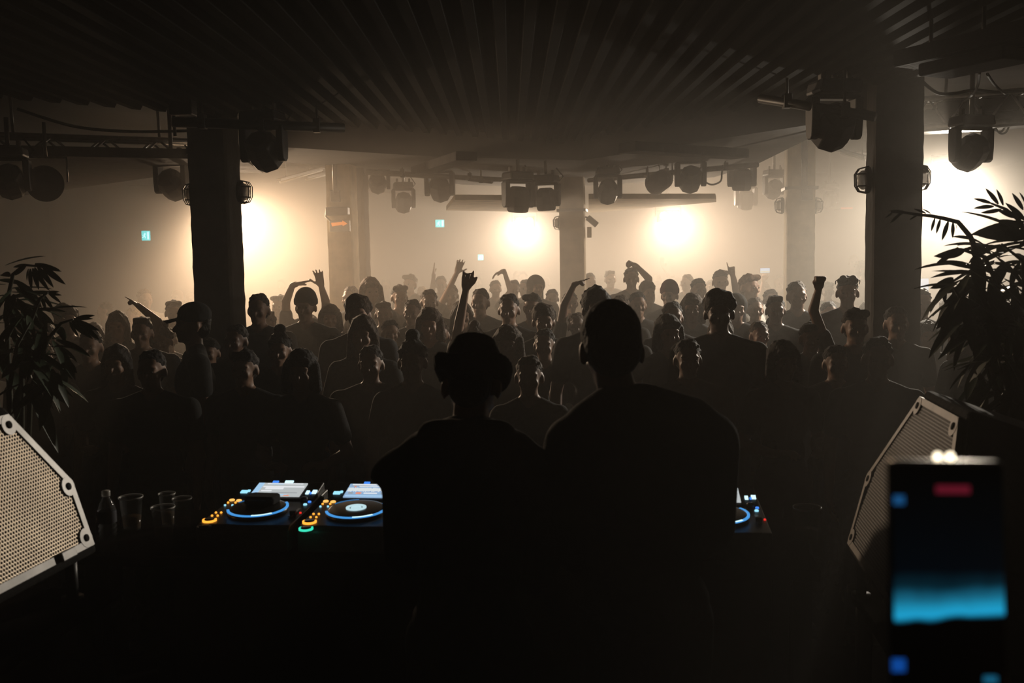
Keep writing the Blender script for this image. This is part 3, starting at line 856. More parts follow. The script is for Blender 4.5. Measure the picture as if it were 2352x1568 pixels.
cable([at(2108, 178, 7.0), at(2150, 212, 7.2), at(2190, 215, 7.4), at(2240, 207, 7.6), at(2300, 212, 7.8), at(2380, 205, 8.0)], .012, 'black cable sagging in a wide loop between the tray and the heavy truss')
cable([at(2250, 165, 6.4), at(2246, 195, 6.9), at(2236, 215, 7.5), at(2215, 232, 8.4)], .009, 'thin cable hanging from the tray to the heavy truss')
cable([at(2268, 170, 6.3), at(2285, 195, 6.8), at(2308, 215, 7.6)], .009, 'thin cable slanting down beyond the hanging one')
cable([at(2275, 285, 8.4), at(2285, 298, 8.4), at(2300, 302, 8.4), at(2312, 285, 8.3)], .008, 'short cable loop drooping under the heavy truss')
cable([at(2282, 285, 8.35), at(2295, 305, 8.35), at(2310, 304, 8.3), at(2320, 283, 8.3)], .008, 'longer cable loop drooping under the heavy truss')
cable([at(400, 255, 7.2), at(418, 280, 7.3), at(440, 285, 7.4), at(452, 262, 7.5)], .010, 'cable looped at the top of the first pillar')
cable([at(1612, 385, 11.0), at(1613, 400, 11.1), at(1617, 415, 11.2), at(1635, 424, 11.2), at(1655, 416, 11.2), at(1658, 398, 11.1), at(1660, 381, 10.9)], .010, 'small cable loop beside the square-shouldered moving head')
cable([at(40, 250, 7.6), at(170, 290, 7.9), at(300, 302, 8.0), at(440, 300, 8.2)], .012, 'long cable slung under the deck toward the first pillar')
# small hanging speaker box at the top of the first pillar
t = thing('hanging_box', 'small dark box on a rod at the top of the first pillar', 'box', at(420, 240, 7.2))
MB().box((0, 0, 0), (.16, .14, .16)).build('case', M_BLACKP, t, bevel=.01)
MB().tube([(-.07, 0, -.06), (-.065, 0, -.22)], .012, 8).build('stub_rod', M_BLACK, t, True)
MB().tube([(0, 0, .08), (0, 0, DECK_Z - t.location.z)], .012, 8).build('drop_rod', M_PIPE, t, True)
# unlit battens in the haze between the first pillars
for (a, b_, lab) in (((640, 417, 11.5), (742, 388, 13.0), 'pale unlit batten light slanting toward the orange sign pillar'),
                     ((702, 411, 12.5), (748, 400, 13.4), 'shorter unlit batten light below the slanting one'),
                     ((1930, 349, 10.5), (1990, 366, 10.0), 'pale unlit batten light beside the pillar near the tall plant'),
                     ((1478, 404, 11.8), (1522, 400, 11.6), 'pale unlit batten light between the middle pillar lamps')):
    p0, p1 = at(*a), at(*b_); dv = p1 - p0
    t = thing('batten_light', lab, 'lamp', p0, 0, 'unlit battens')
    MB().box(dv / 2 + Vector((0, 0, .02)), (dv.length, .05, .03), dv.to_track_quat('X', 'Z').to_matrix()).build('housing', M_STEEL, t, bevel=.004)
    MB().tube([dv * .03 + Vector((0, 0, -.01)), dv * .97 + Vector((0, 0, -.01))], .014, 8).build('tube', M_WHITE, t, True)
    for f in (.15, .85):
        q = dv * f; MB().tube([q, q + Vector((0, 0, CEIL_Z - p0.z - q.z))], .006, 6).build('drop_rod', M_PIPE, t, True)


# signs
def exit_sign(px, py, y, wpx, label, hpx=None):
    p = at(px, py, y); w = wpx / F * y; h = (hpx or wpx) / F * y
    t = thing('exit_sign', label, 'sign', p, 0, 'green exit signs')
    MB().box((0, .03, 0), (w, .05, h)).build('case', mat('sign_green', (.02, .3, .2), .5, noise=.05, scale=6, emit=(.0, .55, .50), estr=4.5), t, bevel=.004)
    m = mat('sign_white', (.8, .9, .9), .5, noise=.05, scale=6, emit=(.7, 1, 1), estr=3.5)
    s = min(w, h); ox = -w * .12
    g = MB()      # running figure through a doorway
    g.lathe([(.07 * s, 0), (.07 * s, -.006)], (ox + .06 * s, 0, .27 * s), 12, True, Matrix.Rotation(math.pi / 2, 3, 'X'))
    def limb(a, b_, r): 
        a = Vector((ox + a[0] * s, 0, a[1] * s)); b2 = Vector((ox + b_[0] * s, 0, b_[1] * s)); g.tube([a, b2], r * s, 6)
    limb((.03, .18), (-.06, -.06), .055); limb((.02, .15), (.2, .06), .03); limb((.02, .15), (-.16, .10), .03); limb((-.16, .10), (-.2, -.02), .028)
    limb((-.06, -.06), (.1, -.16), .038); limb((.1, -.16), (.06, -.36), .034); limb((-.06, -.06), (-.14, -.2), .038); limb((-.14, -.2), (-.3, -.24), .034)
    g.build('pictogram', m, t)
    MB().box((w * .33, .0, 0), (w * .2, .012, h * .75)).build('door_symbol', m, t)
    MB().tube([(0, .06, 0), (0, RY1 - p.y, 0)], .012, 6).build('wall_bracket', M_BLACK, t, True)
    return t


exit_sign(334, 541, 19.2, 18, 'bright running-man exit sign left of the first pillar', 22)
exit_sign(1010, 513, 19.2, 20, 'green running-man exit sign under the hazy moving heads, left of the far lamps', 17)
exit_sign(1104, 591, 19.2, 13, 'smallest exit sign, low above the raised hands left of the far lamps', 13)

t = thing('hanging_sign', 'pale sign panel with orange arrow on the ochre pillar', 'sign', at(781, 519, 10.52), YAW)
w = 48 / F * 10.35
MB().box((0, 0, 0), (w, .03, .115)).build('panel', mat('sign_panel', (.55, .56, .55), .5, noise=.08, scale=6), t, bevel=.003)
MB().prism([(-.09, .012), (.035, .02), (.035, .034), (.085, .0), (.035, -.022), (.035, -.008), (-.08, -.024)], -.003, .003).build('orange_arrow', mat('glowing_orange_paint', (.9, .22, .02), .5, noise=.1, scale=9, emit=(1, .3, .06), estr=.55), t, 0, 0, Matrix.Translation((-.0, -.018, .022)) @ Matrix.Rotation(math.pi / 2, 4, 'X'))  # orange emission put into the arrow itself
MB().box((-.02, .0, .155), (.24, .09, .085)).build('lamp_box', M_BLACK, t, bevel=.01)
MB().tube([(-.14, 0, .19), (-.15, 0, .10), (-.10, 0, .05)], .012, 8).build('bracket', M_WHITE, t, True)

# bar strips and a till screen far off
for (u, v, y, wpx, hpx, lab, c) in ((1945, 478, 18.9, 26, 4, 'thin red light strip on the back wall beside the near pillar', 'red'),
                                    ((2140), 572, 18.9, 34, 5, 'thin red light strip low on the back wall past the near pillar', 'red')):
    p = at(u, v, y)
    o = thing('light_strip', lab, 'lamp', p)
    MB().box((0, 0, 0), (wpx / F * y, .03, hpx / F * y)).build('strip', mat('strip_red', (.3, .05, .03), .5, noise=.1, scale=5, emit=(1, .25, .12), estr=.6), o, bevel=.005)
    MB().box((0, .05 + (RY1 - y) / 2 - .03, 0), (.05, RY1 - y - .05, .02)).build('wall_bracket', M_BLACK, o)
p = at(2119, 655, 12.0)
t = thing('till_screen', 'bluish till screen past the foot of the near pillar', 'screen', (p.x, p.y, 0))
MB().box((0, .02, p.z), (.16, .03, .18)).build('case', M_BLACKP, t, bevel=.006)
MB().box((0, 0, p.z), (.14, .012, .16)).build('display', mat('till_display', (.1, .15, .2), .4, noise=.1, scale=5, emit=(.35, .55, .8), estr=.6), t)
MB().tube([(0, .04, p.z - .05), (0, .06, 0)], .03, 10).build('stand', M_BLACK, t, True)
MB().lathe([(.2, 0), (.2, .02), (.04, .04)], (0, .06, 0), 20).build('foot', M_BLACK, t, True)
# ------------------------------------------------------------------ the booth
BY = math.radians(-7.0)
DTOP = 1.185                                 # faceplate height of the players at the jog wheel
bx, by = Vector((math.cos(BY), math.sin(BY), 0)), Vector((-math.sin(BY), math.cos(BY), 0))
J1, J2 = onz(593, 1174, DTOP), onz(820, 1176, DTOP)
J5 = onz(1643, 1177, DTOP)
TABZ = 1.075
ORG = Vector((J1.x, J1.y, 0)) + by * .07     # middle of the first player


def B(u, v, z=0.0):
    return ORG + bx * u + by * v + Vector((0, 0, z))


t = thing('booth_table', 'long black booth table under the players and cups', 'table', B(.66, .05, STAGE_Z), BY)
hz = TABZ - STAGE_Z
MB().box((.0, .0, hz - .02), (2.5, .62, .04)).build('table_top', M_WOOD, t, bevel=.004)
MB().box((.0, .29, hz / 2 - .02), (2.5, .03, hz - .04)).build('front_panel', M_WOOD, t, bevel=.003)
for s in (-1, 1):
    for v in (-.26, .22):
        MB().box((s * 1.2, v, hz / 2 - .02), (.06, .06, hz - .04)).build('leg', M_BLACK, t, bevel=.004)


def wing(u, v0, v1, ztop, label):
    c = B(u, (v0 + v1) / 2, STAGE_Z)
    t = thing('side_table', label, 'table', c, BY, 'tables at the booth sides')
    h = ztop - STAGE_Z; L = v1 - v0
    MB().box((0, 0, h - .02), (.62, L, .04)).build('table_top', M_WOOD, t, bevel=.005)
    for s in (-1, 1):
        for e in (-1, 1):
            MB().box((s * .27, e * (L / 2 - .05), h / 2 - .02), (.05, .05, h - .04)).build('leg', M_BLACK, t, bevel=.004)
    MB().box((0, L / 2 - .05, h * .4), (.5, .03, .06)).build('rail', M_BLACK, t)
    return t


# --- players
def px_local(px, py, z=DTOP):
    q = onz(px, py, z) - ORG
    return q.dot(bx), q.dot(by)


SLOPE = math.radians(3.0)
PW, PD, PH = .328, .45, .108


def top_z(v):      # faceplate height above the table
    return .098 + (v + .225) * math.tan(SLOPE)


def led(parent, name, u, v, w, d, m, z=None, round_=False):
    z = (top_z(v) if z is None else z)
    if round_:
        b = MB().lathe([(w / 2, 0), (w / 2, .003), (w / 2 * .8, .005)], (0, 0, 0), 12)
    else:
        b = MB().box((0, 0, .002), (w, d, .005))
    return b.build(name, m, parent, round_, 0, Matrix.Translation((u, v, z)) @ Matrix.Rotation(SLOPE, 4, 'X'))


def arc(r0, r1, a0, a1, n=26, h=.004):
    b = MB(); vv = []; ff = []
    for i in range(n + 1):
        a = a0 + (a1 - a0) * i / n
        for r, z in ((r0, 0), (r1, 0), (r1, h), (r0, h)):
            vv.append((r * math.cos(a), r * math.sin(a), z))
    for i in range(n):
        for k in range(4):
            ff.append((4 * i + k, 4 * i + (k + 1) % 4, 4 * i + 4 + (k + 1) % 4, 4 * i + 4 + k))
    ff += [(3, 2, 1, 0), tuple(4 * n + k for k in range(4))]
    return b.add(vv, ff)


JV = -.07       # jog centre in the player's own v
rows_mat = None


def waveform_mat():
    m = bpy.data.materials.new('screen_waveform'); m.use_nodes = True; n = m.node_tree; p = n.nodes['Principled BSDF']
    tc = n.nodes.new('ShaderNodeTexCoord'); sep = n.nodes.new('ShaderNodeSeparateXYZ'); n.links.new(tc.outputs['Object'], sep.inputs[0])
    nz = n.nodes.new('ShaderNodeTexNoise'); nz.noise_dimensions = '1D'; nz.inputs['Scale'].default_value = 160; n.links.new(sep.outputs['X'], nz.inputs['W'])
    ab = n.nodes.new('ShaderNodeMath'); ab.operation = 'ABSOLUTE'; n.links.new(sep.outputs['Y'], ab.inputs[0])
    mu = n.nodes.new('ShaderNodeMath'); mu.operation = 'MULTIPLY'; mu.inputs[1].default_value = .030; n.links.new(nz.outputs['Fac'], mu.inputs[0])
    lt = n.nodes.new('ShaderNodeMath'); lt.operation = 'LESS_THAN'; n.links.new(ab.outputs[0], lt.inputs[0]); n.links.new(mu.outputs[0], lt.inputs[1])
    mx = n.nodes.new('ShaderNodeMix'); mx.data_type = 'RGBA'; mx.inputs['A'].default_value = (.25, .42, .75, 1); mx.inputs['B'].default_value = (.9, .97, 1, 1)
    n.links.new(lt.outputs[0], mx.inputs['Factor']); n.links.new(mx.outputs['Result'], p.inputs['Emission Color']); p.inputs['Emission Strength'].default_value = .8
    p.inputs['Base Color'].default_value = (.02, .02, .02, 1); m.cycles.emission_sampling = 'NONE'
    return m


M_WAVE = waveform_mat()
M_SCR = mat('screen_grey', (.03, .03, .03), .3, noise=.1, scale=9, emit=(.62, .66, .66), estr=.78, sample=True)
M_SCRB = mat('screen_blue', (.03, .03, .03), .3, noise=.1, scale=9, emit=(.36, .56, .82), estr=.8, sample=True)
M_ROWW = mat('screen_row_white', (.1, .1, .1), .3, noise=.1, scale=9, emit=(.95, .97, 1), estr=.85)
M_ROWB = mat('screen_row_blue', (.1, .1, .1), .3, noise=.1, scale=9, emit=(.45, .72, 1), estr=.85)
M_ROWG = mat('screen_row_grey', (.1, .1, .1), .3, noise=.1, scale=9, emit=(.38, .40, .42), estr=.8)
M_ROWO = mat('screen_row_orange', (.1, .1, .1), .3, noise=.1, scale=9, emit=(1, .35, .2), estr=.8)


def player(u, label, lit_play=False, screen='list', jog_lit=True):
    t = thing('media_player', label, 'player', B(u, 0, TABZ), BY, 'media players on the booth table')
    b = MB()
    prof_ = [(-.225, .012), (-.225, .082), (-.205, top_z(-.205)), (.225, top_z(.225)), (.225, .012)]
    n = len(prof_)
    b.add([(-PW / 2, v, z) for v, z in prof_] + [(PW / 2, v, z) for v, z in prof_],
          [tuple(range(n)), tuple(range(2 * n - 1, n - 1, -1))] + [(i, n + i, n + (i + 1) % n, (i + 1) % n) for i in range(n)])
    b.build('case', M_DECKTOP, t, bevel=.004)
    for sx in (-1, 1):
        for sy in (-1, 1):
            MB().lathe([(.016, 0), (.018, .012)], (sx * .13, sy * .19, 0), 12).build('foot', M_BLACK, t, True)
    # jog wheel
    zj = top_z(JV)
    Mj = Matrix.Translation((0, JV, zj)) @ Matrix.Rotation(SLOPE, 4, 'X')
    jw = MB().lathe([(.103, -.002), (.106, .004), (.106, .014), (.1, .020), (.09, .022), (.03, .022)], (0, 0, 0), 40).build('jog_wheel', M_JOG, t, True, 0, Mj)
    for a0, a1, m in ((math.radians(200), math.radians(345), M_RINGL), (math.radians(-22), math.radians(38), LED['dim_blue'] if not jog_lit else M_RINGL), (math.radians(100), math.radians(150), LED['dim_blue'])):
        arc(.0985, .1075, a0, a1).build('ring_light', m, jw, True, 0, Matrix.Translation((0, 0, .017)))
    arc(.0985, .1072, math.radians(278), math.radians(318)).build('ring_glint', LED['white_blue'], jw, True, 0, Matrix.Translation((0, 0, .0178)))
    if screen == 'wave':
        arc(.024, .036, 0, 2 * math.pi, 32, .003).build('centre_display', mat('jog_display', (.05, .05, .05), .4, emit=(.62, .88, .95), estr=.85), jw, True, 0, Matrix.Translation((0, 0, .0222)))
        MB().lathe([(.019, 0), (.019, .002)], (0, 0, .0222), 24).build('centre_cover', mat('jog_display', (0, 0, 0)), jw, True)
    # tilted screen block
    scr = Matrix.Translation((.0, .145, top_z(.145) + .012)) @ Matrix.Rotation(math.radians(13), 4, 'X')
    fr = MB().box((0, 0, -.012), (PW - .02, .145, .036)).build('screen_frame', M_BLACKP, t, False, .004, scr)
    sw, sh = .192, .108
    MB().box((0, 0, .0075), (sw, sh, .004)).build('screen', M_SCR if screen == 'list' else M_SCRB, fr)
    def row(x, y, w, h, m, z=.0102):
        MB().box((x, y, z), (w, h, .0012)).build('screen_row', m, fr)
    if screen == 'list':
        row(-sw / 2 + .012, 0, .022, sh * .96, M_ROWB); row(.01, sh * .43, .14, .005, M_ROWW); row(-.02, sh * .40, .05, .004, M_ROWB)
        row(.012, .022, .16, .008, M_ROWW); row(-.02, .008, .07, .012, M_ROWW); row(-.045, -.012, .04, .006, M_ROWW); row(.03, -.028, .10, .004, M_ROWG); row(-.02, -.044, .13, .004, M_ROWB)
        row(.045, -.050, .02, .006, M_ROWO)
    else:
        row(0, .046, .17, .008, M_ROWW); row(-.05, .036, .07, .004, M_ROWG); row(-.07, .028, .008, .006, M_ROWO); row(0, .030, .11, .003, M_ROWW)
        MB().box((0, 0, 0), (sw * .97, .032, .0012)).build('waveform', M_WAVE, fr, False, 0, Matrix.Translation((0, .004, .0102)))
        row(-.075, -.024, .018, .010, M_ROWG); row(-.045, -.024, .02, .012, M_ROWO); row(.0, -.024, .05, .007, M_ROWW); row(.055, -.024, .03, .009, M_ROWG); row(.0, -.045, .18, .008, M_ROWB)
        row(.085, -.024, .012, .009, M_ROWW)
    # buttons and lights, places read on the first player
    def L(name, px, py, wpx, m, hpx=None, round_=True, z=DTOP):
        u_, v_ = px_local(px, py, z); s = DTOP_S
        led(t, name, u_, v_, wpx * s, (hpx or wpx * .5) * s * 2.4, m, None, round_)
    DTOP_S = (J2 - J1).length / 227.0
    def ring(px, py, wpx, m, name):
        u_, v_ = px_local(px, py)
        o = arc(wpx * DTOP_S / 2 * .74, wpx * DTOP_S / 2, math.radians(150), math.radians(400), 24, .006).build(name, m, t, True, 0, Matrix.Translation((u_, v_, top_z(v_))) @ Matrix.Rotation(SLOPE, 4, 'X'))
        MB().lathe([(wpx * DTOP_S / 2 * .74, 0), (wpx * DTOP_S / 2 * .7, .008)], (u_, v_, top_z(v_)), 20).build('round_button', M_JOG, t, True)
    ring(481, 1190, 31, LED['orange'], 'cue_button_light'); ring(468, 1203, 31, LED['green'] if lit_play else M_JOG, 'play_button_light')
    for q in ((487, 1181), (500, 1181), (496, 1175), (508, 1175)):
        L('small_light', q[0], q[1], 5, LED['orange'])
    for q in ((533, 1151), (549, 1152)):
        L('loop_button', q[0], q[1], 13, LED['amber'])
    for q in ((524, 1156), (541, 1156)):
        L('small_light', q[0], q[1], 5, LED['orange'])
    for q in ((517, 1161), (534, 1161)):
        L('small_light', q[0], q[1], 5, LED['cyan'])
    L('small_light', 560, 1142, 7, LED['red']); L('small_light', 566, 1148, 10, LED['dim_blue'], 4)
    L('small_light', 711, 1155, 8, LED['blue']); L('small_light', 701, 1160, 9, LED['cyan']); L('small_light', 690, 1176, 5, LED['red'])
    zz = top_z(.2)
    for (u_, v_, w, d, m, nm) in ((-.128, .125, .026, .018, LED['cyan'], 'source_button'), (-.113, .133, .009, .012, LED['cyan'], 'source_button'),
                                  (.118, .125, .012, .022, LED['white_blue'], 'browse_light'), (.132, .120, .007, .010, LED['blue'], 'browse_light'), (.143, .130, .016, .024, LED['white_blue'], 'browse_light')):
        led(fr, nm, u_, v_ - .145, w, d, m, .006)
    led(fr, 'slot_light', -.035, .210 - .145, .022, .012, LED['blue'], .006); led(fr, 'slot_light', .018, .212 - .145, .032, .014, LED['white_blue'], .006)
    # pitch fader and knob
    MB().box((.135, -.07, top_z(-.07) + .001), (.012, .11, .004)).build('fader_slot', M_JOG, t)
    MB().box((.135, -.09, top_z(-.09) + .008), (.022, .014, .014)).build('fader_cap', M_BLACKP, t, bevel=.002)
    MB().lathe([(.013, 0), (.013, .014), (.010, .018)], (.125, .062, top_z(.062)), 16).build('browse_knob', M_BLACKP, t, True)
    return t


U2 = (J2 - J1).dot(bx)
U5 = (J5 - J1).dot(bx)
U4 = U5 - U2
player(0, 'outer media player with pale list screen and a dark pouch on its jog wheel')
player(U2, 'media player with waveform screen and lit jog centre beside the seated-cap silhouette'.replace('seated-cap silhouette', 'bucket hat'), True, 'wave')
player(U4, 'media player mostly hidden behind the bareheaded DJ', False, 'wave')
player(U5, 'media player showing only a sliver of screen beside the bareheaded DJ', False, 'list', True)

# mixer between the players
t = thing('dj_mixer', 'black mixer with knobs and faders between the players, behind the DJs', 'mixer', B((U2 + U4) / 2, 0, TABZ), BY)
MB().box((0, 0, .055), (.33, .41, .10), taper=.98).build('case', M_DECKTOP, t, bevel=.005)
for i in range(4):
    for j in range(4):
        MB().lathe([(.011, 0), (.011, .016), (.008, .019)], (-.11 + .073 * i, .15 - .055 * j, .105), 12).build('knob', M_BLACKP, t, True)
    MB().box((-.11 + .073 * i, -.09, .107), (.008, .07, .004)).build('fader_slot', M_JOG, t)
    MB().box((-.11 + .073 * i, -.07, .113), (.02, .014, .014)).build('fader_cap', M_WHITE, t, bevel=.002)
    MB().box((-.085 + .073 * i, -.03, .107), (.008, .06, .004)).build('level_light', LED['blue'] if i % 2 else LED['green'], t)
MB().box((.0, -.165, .107), (.09, .006, .004)).build('fader_slot', M_JOG, t)
MB().box((.01, -.165, .113), (.014, .02, .014)).build('fader_cap', M_WHITE, t, bevel=.002)
MB().box((.13, .165, .107), (.05, .03, .004)).build('display', mat('mixer_display', (.02, .02, .03), .3, emit=(.05, .3, 1), estr=10.0, noise=.1, scale=8, sample=True), t)

# pouch on the first jog wheel
q = B(.005, JV + .035, TABZ + top_z(JV) + .024)
t = thing('pouch', 'flat black pouch lying on the outer jog wheel under the pale screen', 'pouch', q, BY)
MB().prism([(-.06, -.03), (.05, -.034), (.056, .03), (.046, .044), (-.046, .05), (-.063, .036)], 0, .03).build('bag', M_FOAM, t, bevel=.01)
MB().box((0, -.031, .018), (.09, .004, .005)).build('zip', M_BLACK, t)


# --- cups and bottle
def cup(px, py, rim_px, label, top_z_=None, base=TABZ, y=None, lean=0):
    h = .125
    p = onz(px, py, base + h); y_ = p.y
    r = rim_px / 2 / F * y_
    t = thing('plastic_cup', label, 'cup', (p.x, p.y, base), 0, 'clear plastic cups on the booth table')
    MB().lathe([(r * .70, .0), (r * .72, .004), (r * .97, h - .004), (r, h - .002), (r * .95, h - .003), (r * .69, .006), (.002, .005)], (0, 0, 0), 28, False).build('wall', M_CUP, t, True)
    MB().lathe([(r * .97, h - .006), (r * 1.03, h - .004), (r * 1.03, h + .001), (r * .97, h)], (0, 0, 0), 32, False).build('rim', M_RIM, t, True)
    MB().lathe([(r * .69, .006), (r * .80, .05), (.002, .05)], (0, 0, 0), 24, False).build('drink', mat('drink', (.12, .07, .03), .15, alpha=.35, noise=.1, scale=6), t, True)
    return t


cup(300, 1140, 54, 'clear cup with a thick pale rim right next to the bottle')
cup(374, 1163, 54, 'clear cup standing nearest the front between two other cups')
cup(418, 1143, 44, 'clear cup with thin rim, nearest to the outer player')
cup(383, 1132, 38, 'clear cup with a bluish rim at the back of the cup cluster')
cup(1854, 1164, 64, 'lone clear cup on the empty end of the booth table by the dark monitor')
p = onz(243, 1130, TABZ + .21); k = 1.0
t = thing('water_bottle', 'small ribbed clear water bottle beside the big lit monitor', 'bottle', (p.x, p.y, TABZ))
prof_ = [(.02, 0), (.030, .004)]
for i in range(6):
    z = .012 + i * .016
    prof_ += [(.031, z), (.027, z + .008)]
prof_ += [(.031, .11), (.031, .145), (.024, .17), (.013, .19), (.012, .20)]
MB().lathe(prof_, (0, 0, 0), 24).build('bottle_body', mat('bottle_plastic', (.85, .85, .85), .08, alpha=.07, spec=.8, noise=.05, scale=5), t, True)
MB().lathe([(.014, .196), (.0145, .2), (.0145, .214), (.013, .216)], (0, 0, 0), 20).build('bottle_cap', M_RIM, t, True)
MB().lathe([(.0315, .105), (.0315, .147)], (0, 0, 0), 24, False).build('bottle_label', mat('bottle_label', (.05, .05, .06), .4, noise=.2, scale=20), t, True)


# --- stage monitors with perforated grilles
def monitor(base, side, label, tilt, half=(.42, .375, .15), hh=(.0, .235, .56), mg=None, mf=None):
    """side +1: the face looks to +x. local frame: s along the booth (away), t up the tilted face, n out of the face"""
    a = math.radians(90 - 8.0)
    sdir = Vector((math.cos(a), math.sin(a), 0))
    nn = Vector((sdir.y, -sdir.x, 0)) * side
    tdir = (Vector((0, 0, 1)) * math.cos(tilt) - nn * math.sin(tilt)).normalized()
    ndir = (nn * math.cos(tilt) + Vector((0, 0, 1)) * math.sin(tilt)).normalized()
    t = thing('stage_monitor', label, 'speaker', base)
    # right-handed local frame (s*, t, n)
    sx = sdir * (1 if sdir.cross(tdir).dot(ndir) > 0 else -1)
    M4 = Matrix(((sx.x, tdir.x, ndir.x, 0), (sx.y, tdir.y, ndir.y, 0), (sx.z, tdir.z, ndir.z, 0), (0, 0, 0, 1)))
    poly = [(-half[0], hh[0]), (half[0], hh[0]), (half[1], hh[1]), (half[2], hh[2]), (-half[2], hh[2]), (-half[1], hh[1])]
    def inset(d):
        n = len(poly); out = []
        for i in range(n):
            p0, p1, p2 = Vector(poly[i - 1]), Vector(poly[i]), Vector(poly[(i + 1) % n])
            e1, e2 = (p1 - p0).normalized(), (p2 - p1).normalized()
            n1, n2 = Vector((-e1.y, e1.x)), Vector((-e2.y, e2.x))
            m = (n1 + n2).normalized(); out.append(p1 + m * d / max(.3, m.dot(n1)))
        return out
    outer = [Vector(p) for p in poly]; big = [tuple(p) for p in inset(-.028)]
    MB().prism(big, -.40, -.012).build('cabinet', M_CAB, t, False, .012, M4)
    # steel frame plate around the grille, each rail a mesh of its own
    inn = inset(.022); n = len(poly)
    for i in range(n):
        j = (i + 1) % n
        b = MB(); q = [outer[i], outer[j], inn[j], inn[i]]
        b.prism([tuple(p) for p in q], -.012, .004)
        b.build('frame_rail', mf, t, False, 0, M4)
    # corner lugs with a dark bolt
    for i in (2, 3, 4, 5, 0, 1):
        c = inset(.030)[i]
        MB().lathe([(.03, -.010), (.03, .005)], (c.x, c.y, 0), 16).build('corner_lug', mf, t, False, 0, M4)
        MB().lathe([(.0115, .004), (.0115, .0075), (.006, .0085)], (c.x, c.y, 0), 12).build('bolt', M_FOAM, t, True, 0, M4)
    MB().prism([tuple(p) for p in inset(.015)], -.010, -.006).build('foam_backing', M_FOAM, t, False, 0, M4)
    # grille: hexagonal cells with a real hole each
    ins = inset(.020)
    def inside(x, y, tol=0):
        for i in range(n):
            p0, p1 = ins[i], ins[(i + 1) % n]
            e = p1 - p0
            if e.x * (y - p0.y) - e.y * (x - p0.x) < 0: return False
        return True
    g = MB(); pit = .0118; R = pit / math.sqrt(3); r = pit * .39
    row = 0; y = .0; vv = []; ff = []
    while y < hh[2]:
        x = -half[0] + (pit / 2 if row % 2 else 0)
        while x < half[0]:
            if inside(x, y):
                o = len(vv)
                for k_ in range(6):
                    an = math.pi / 6 + k_ * math.pi / 3
                    vv.append((x + R * math.cos(an), y + R * math.sin(an), .0))
                for k_ in range(6):
                    an = math.pi / 6 + k_ * math.pi / 3
                    vv.append((x + r * math.cos(an), y + r * math.sin(an), -.0003))
                for k_ in range(6):
                    ff.append((o + k_, o + (k_ + 1) % 6, o + 6 + (k_ + 1) % 6, o + 6 + k_))
            x += pit
        y += pit * math.sqrt(3) / 2; row += 1
    g.add(vv, ff)
    go = g.build('grille', mg, t, False, 0, M4); go['kind'] = 'stuff'
    # props that hold the tilted front up off the table
    for e in (-1, 1):
        zb = -(.40 * math.sin(tilt)) - .035 * math.cos(tilt)
        b = MB(); q = Vector((0, 0, -.026)) + sdir * (e * half[0] * .8) - nn * .03
        b.tube([q + Vector((0, 0, .01)), Vector((q.x, q.y, zb))], .018, 10); b.tube([Vector((q.x, q.y, zb + .012)), Vector((q.x, q.y, zb))], .032, 12)
        b.build('prop_foot', M_BLACK, t, True)
    # foot and handle at the lower rail
    MB().box((half[0] * .62, hh[0] + .012, .012), (.07, .028, .012)).build('badge_plate', mf, t, False, .003, M4)
    return t


MBL = at(95, 1302, 2.55); MBR = at(2040, 1248, 3.1)
LB = at(215, 1249, 2.92)
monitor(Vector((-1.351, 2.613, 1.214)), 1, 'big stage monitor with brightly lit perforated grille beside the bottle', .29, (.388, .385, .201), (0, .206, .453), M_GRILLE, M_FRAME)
monitor(Vector((1.115, 3.037, 1.047)), -1, 'dark stage monitor with pointed top behind the phone screen', .331, (.39, .465, .209), (0, .241, .579), M_GRILLE_SHADE, M_FRAME_SHADE)


def stand_table(x, y, ztop, label, lx=.7, ly=1.1):
    t = thing('side_table', label, 'table', (x, y, STAGE_Z), BY, 'tables at the booth sides')
    h = ztop - STAGE_Z
    MB().box((0, 0, h - .02), (lx, ly, .04)).build('table_top', M_WOOD, t, bevel=.005)
    for s in (-1, 1):
        for e in (-1, 1):
            MB().box((s * (lx / 2 - .05), e * (ly / 2 - .05), h / 2 - .02), (.05, .05, h - .04)).build('leg', M_BLACK, t, bevel=.004)
    return t


stand_table(-1.62, 2.58, 1.214 - .40 * math.sin(.29) - .034, 'dark side table under the brightly lit monitor', .62, .95)
stand_table(1.46, 2.98, 1.047 - .40 * math.sin(.331) - .034, 'dark side table under the pointed dark monitor', .66, .95)

# --- plants
lb = MB()
nseg = 7; vv = []; ff = []
for i in range(nseg + 1):
    u = i / nseg
    w = math.sin(math.pi * min(1, u * .94 + .05)) ** .75 * .125 * (1 - .25 * u)
    if i == nseg: w = .002
    dz = -.16 * u * u
    vv += [(-w, u, dz + .035 * (w / .125)), (0, u, dz), (w, u, dz + .035 * (w / .125))]
for i in range(nseg):
    a = 3 * i
    ff += [(a, a + 1, a + 4, a + 3), (a + 1, a + 2, a + 5, a + 4)]
lb.add(vv, ff)
LEAF = lb.mesh('leaf', True)
bl = MB(); vv = []
for i in range(nseg + 1):
    u = i / nseg
    w = math.sin(math.pi * min(1, u * .9 + .08)) ** .8 * .14 * (1 - .2 * u)
    if i == nseg: w = .002
    vv += [(-w, u, -.12 * u * u + .035 * (w / .14)), (0, u, -.12 * u * u), (w, u, -.12 * u * u + .035 * (w / .14))]
bl.add(vv, ff)
LEAFB = bl.mesh('broad_leaf', True)


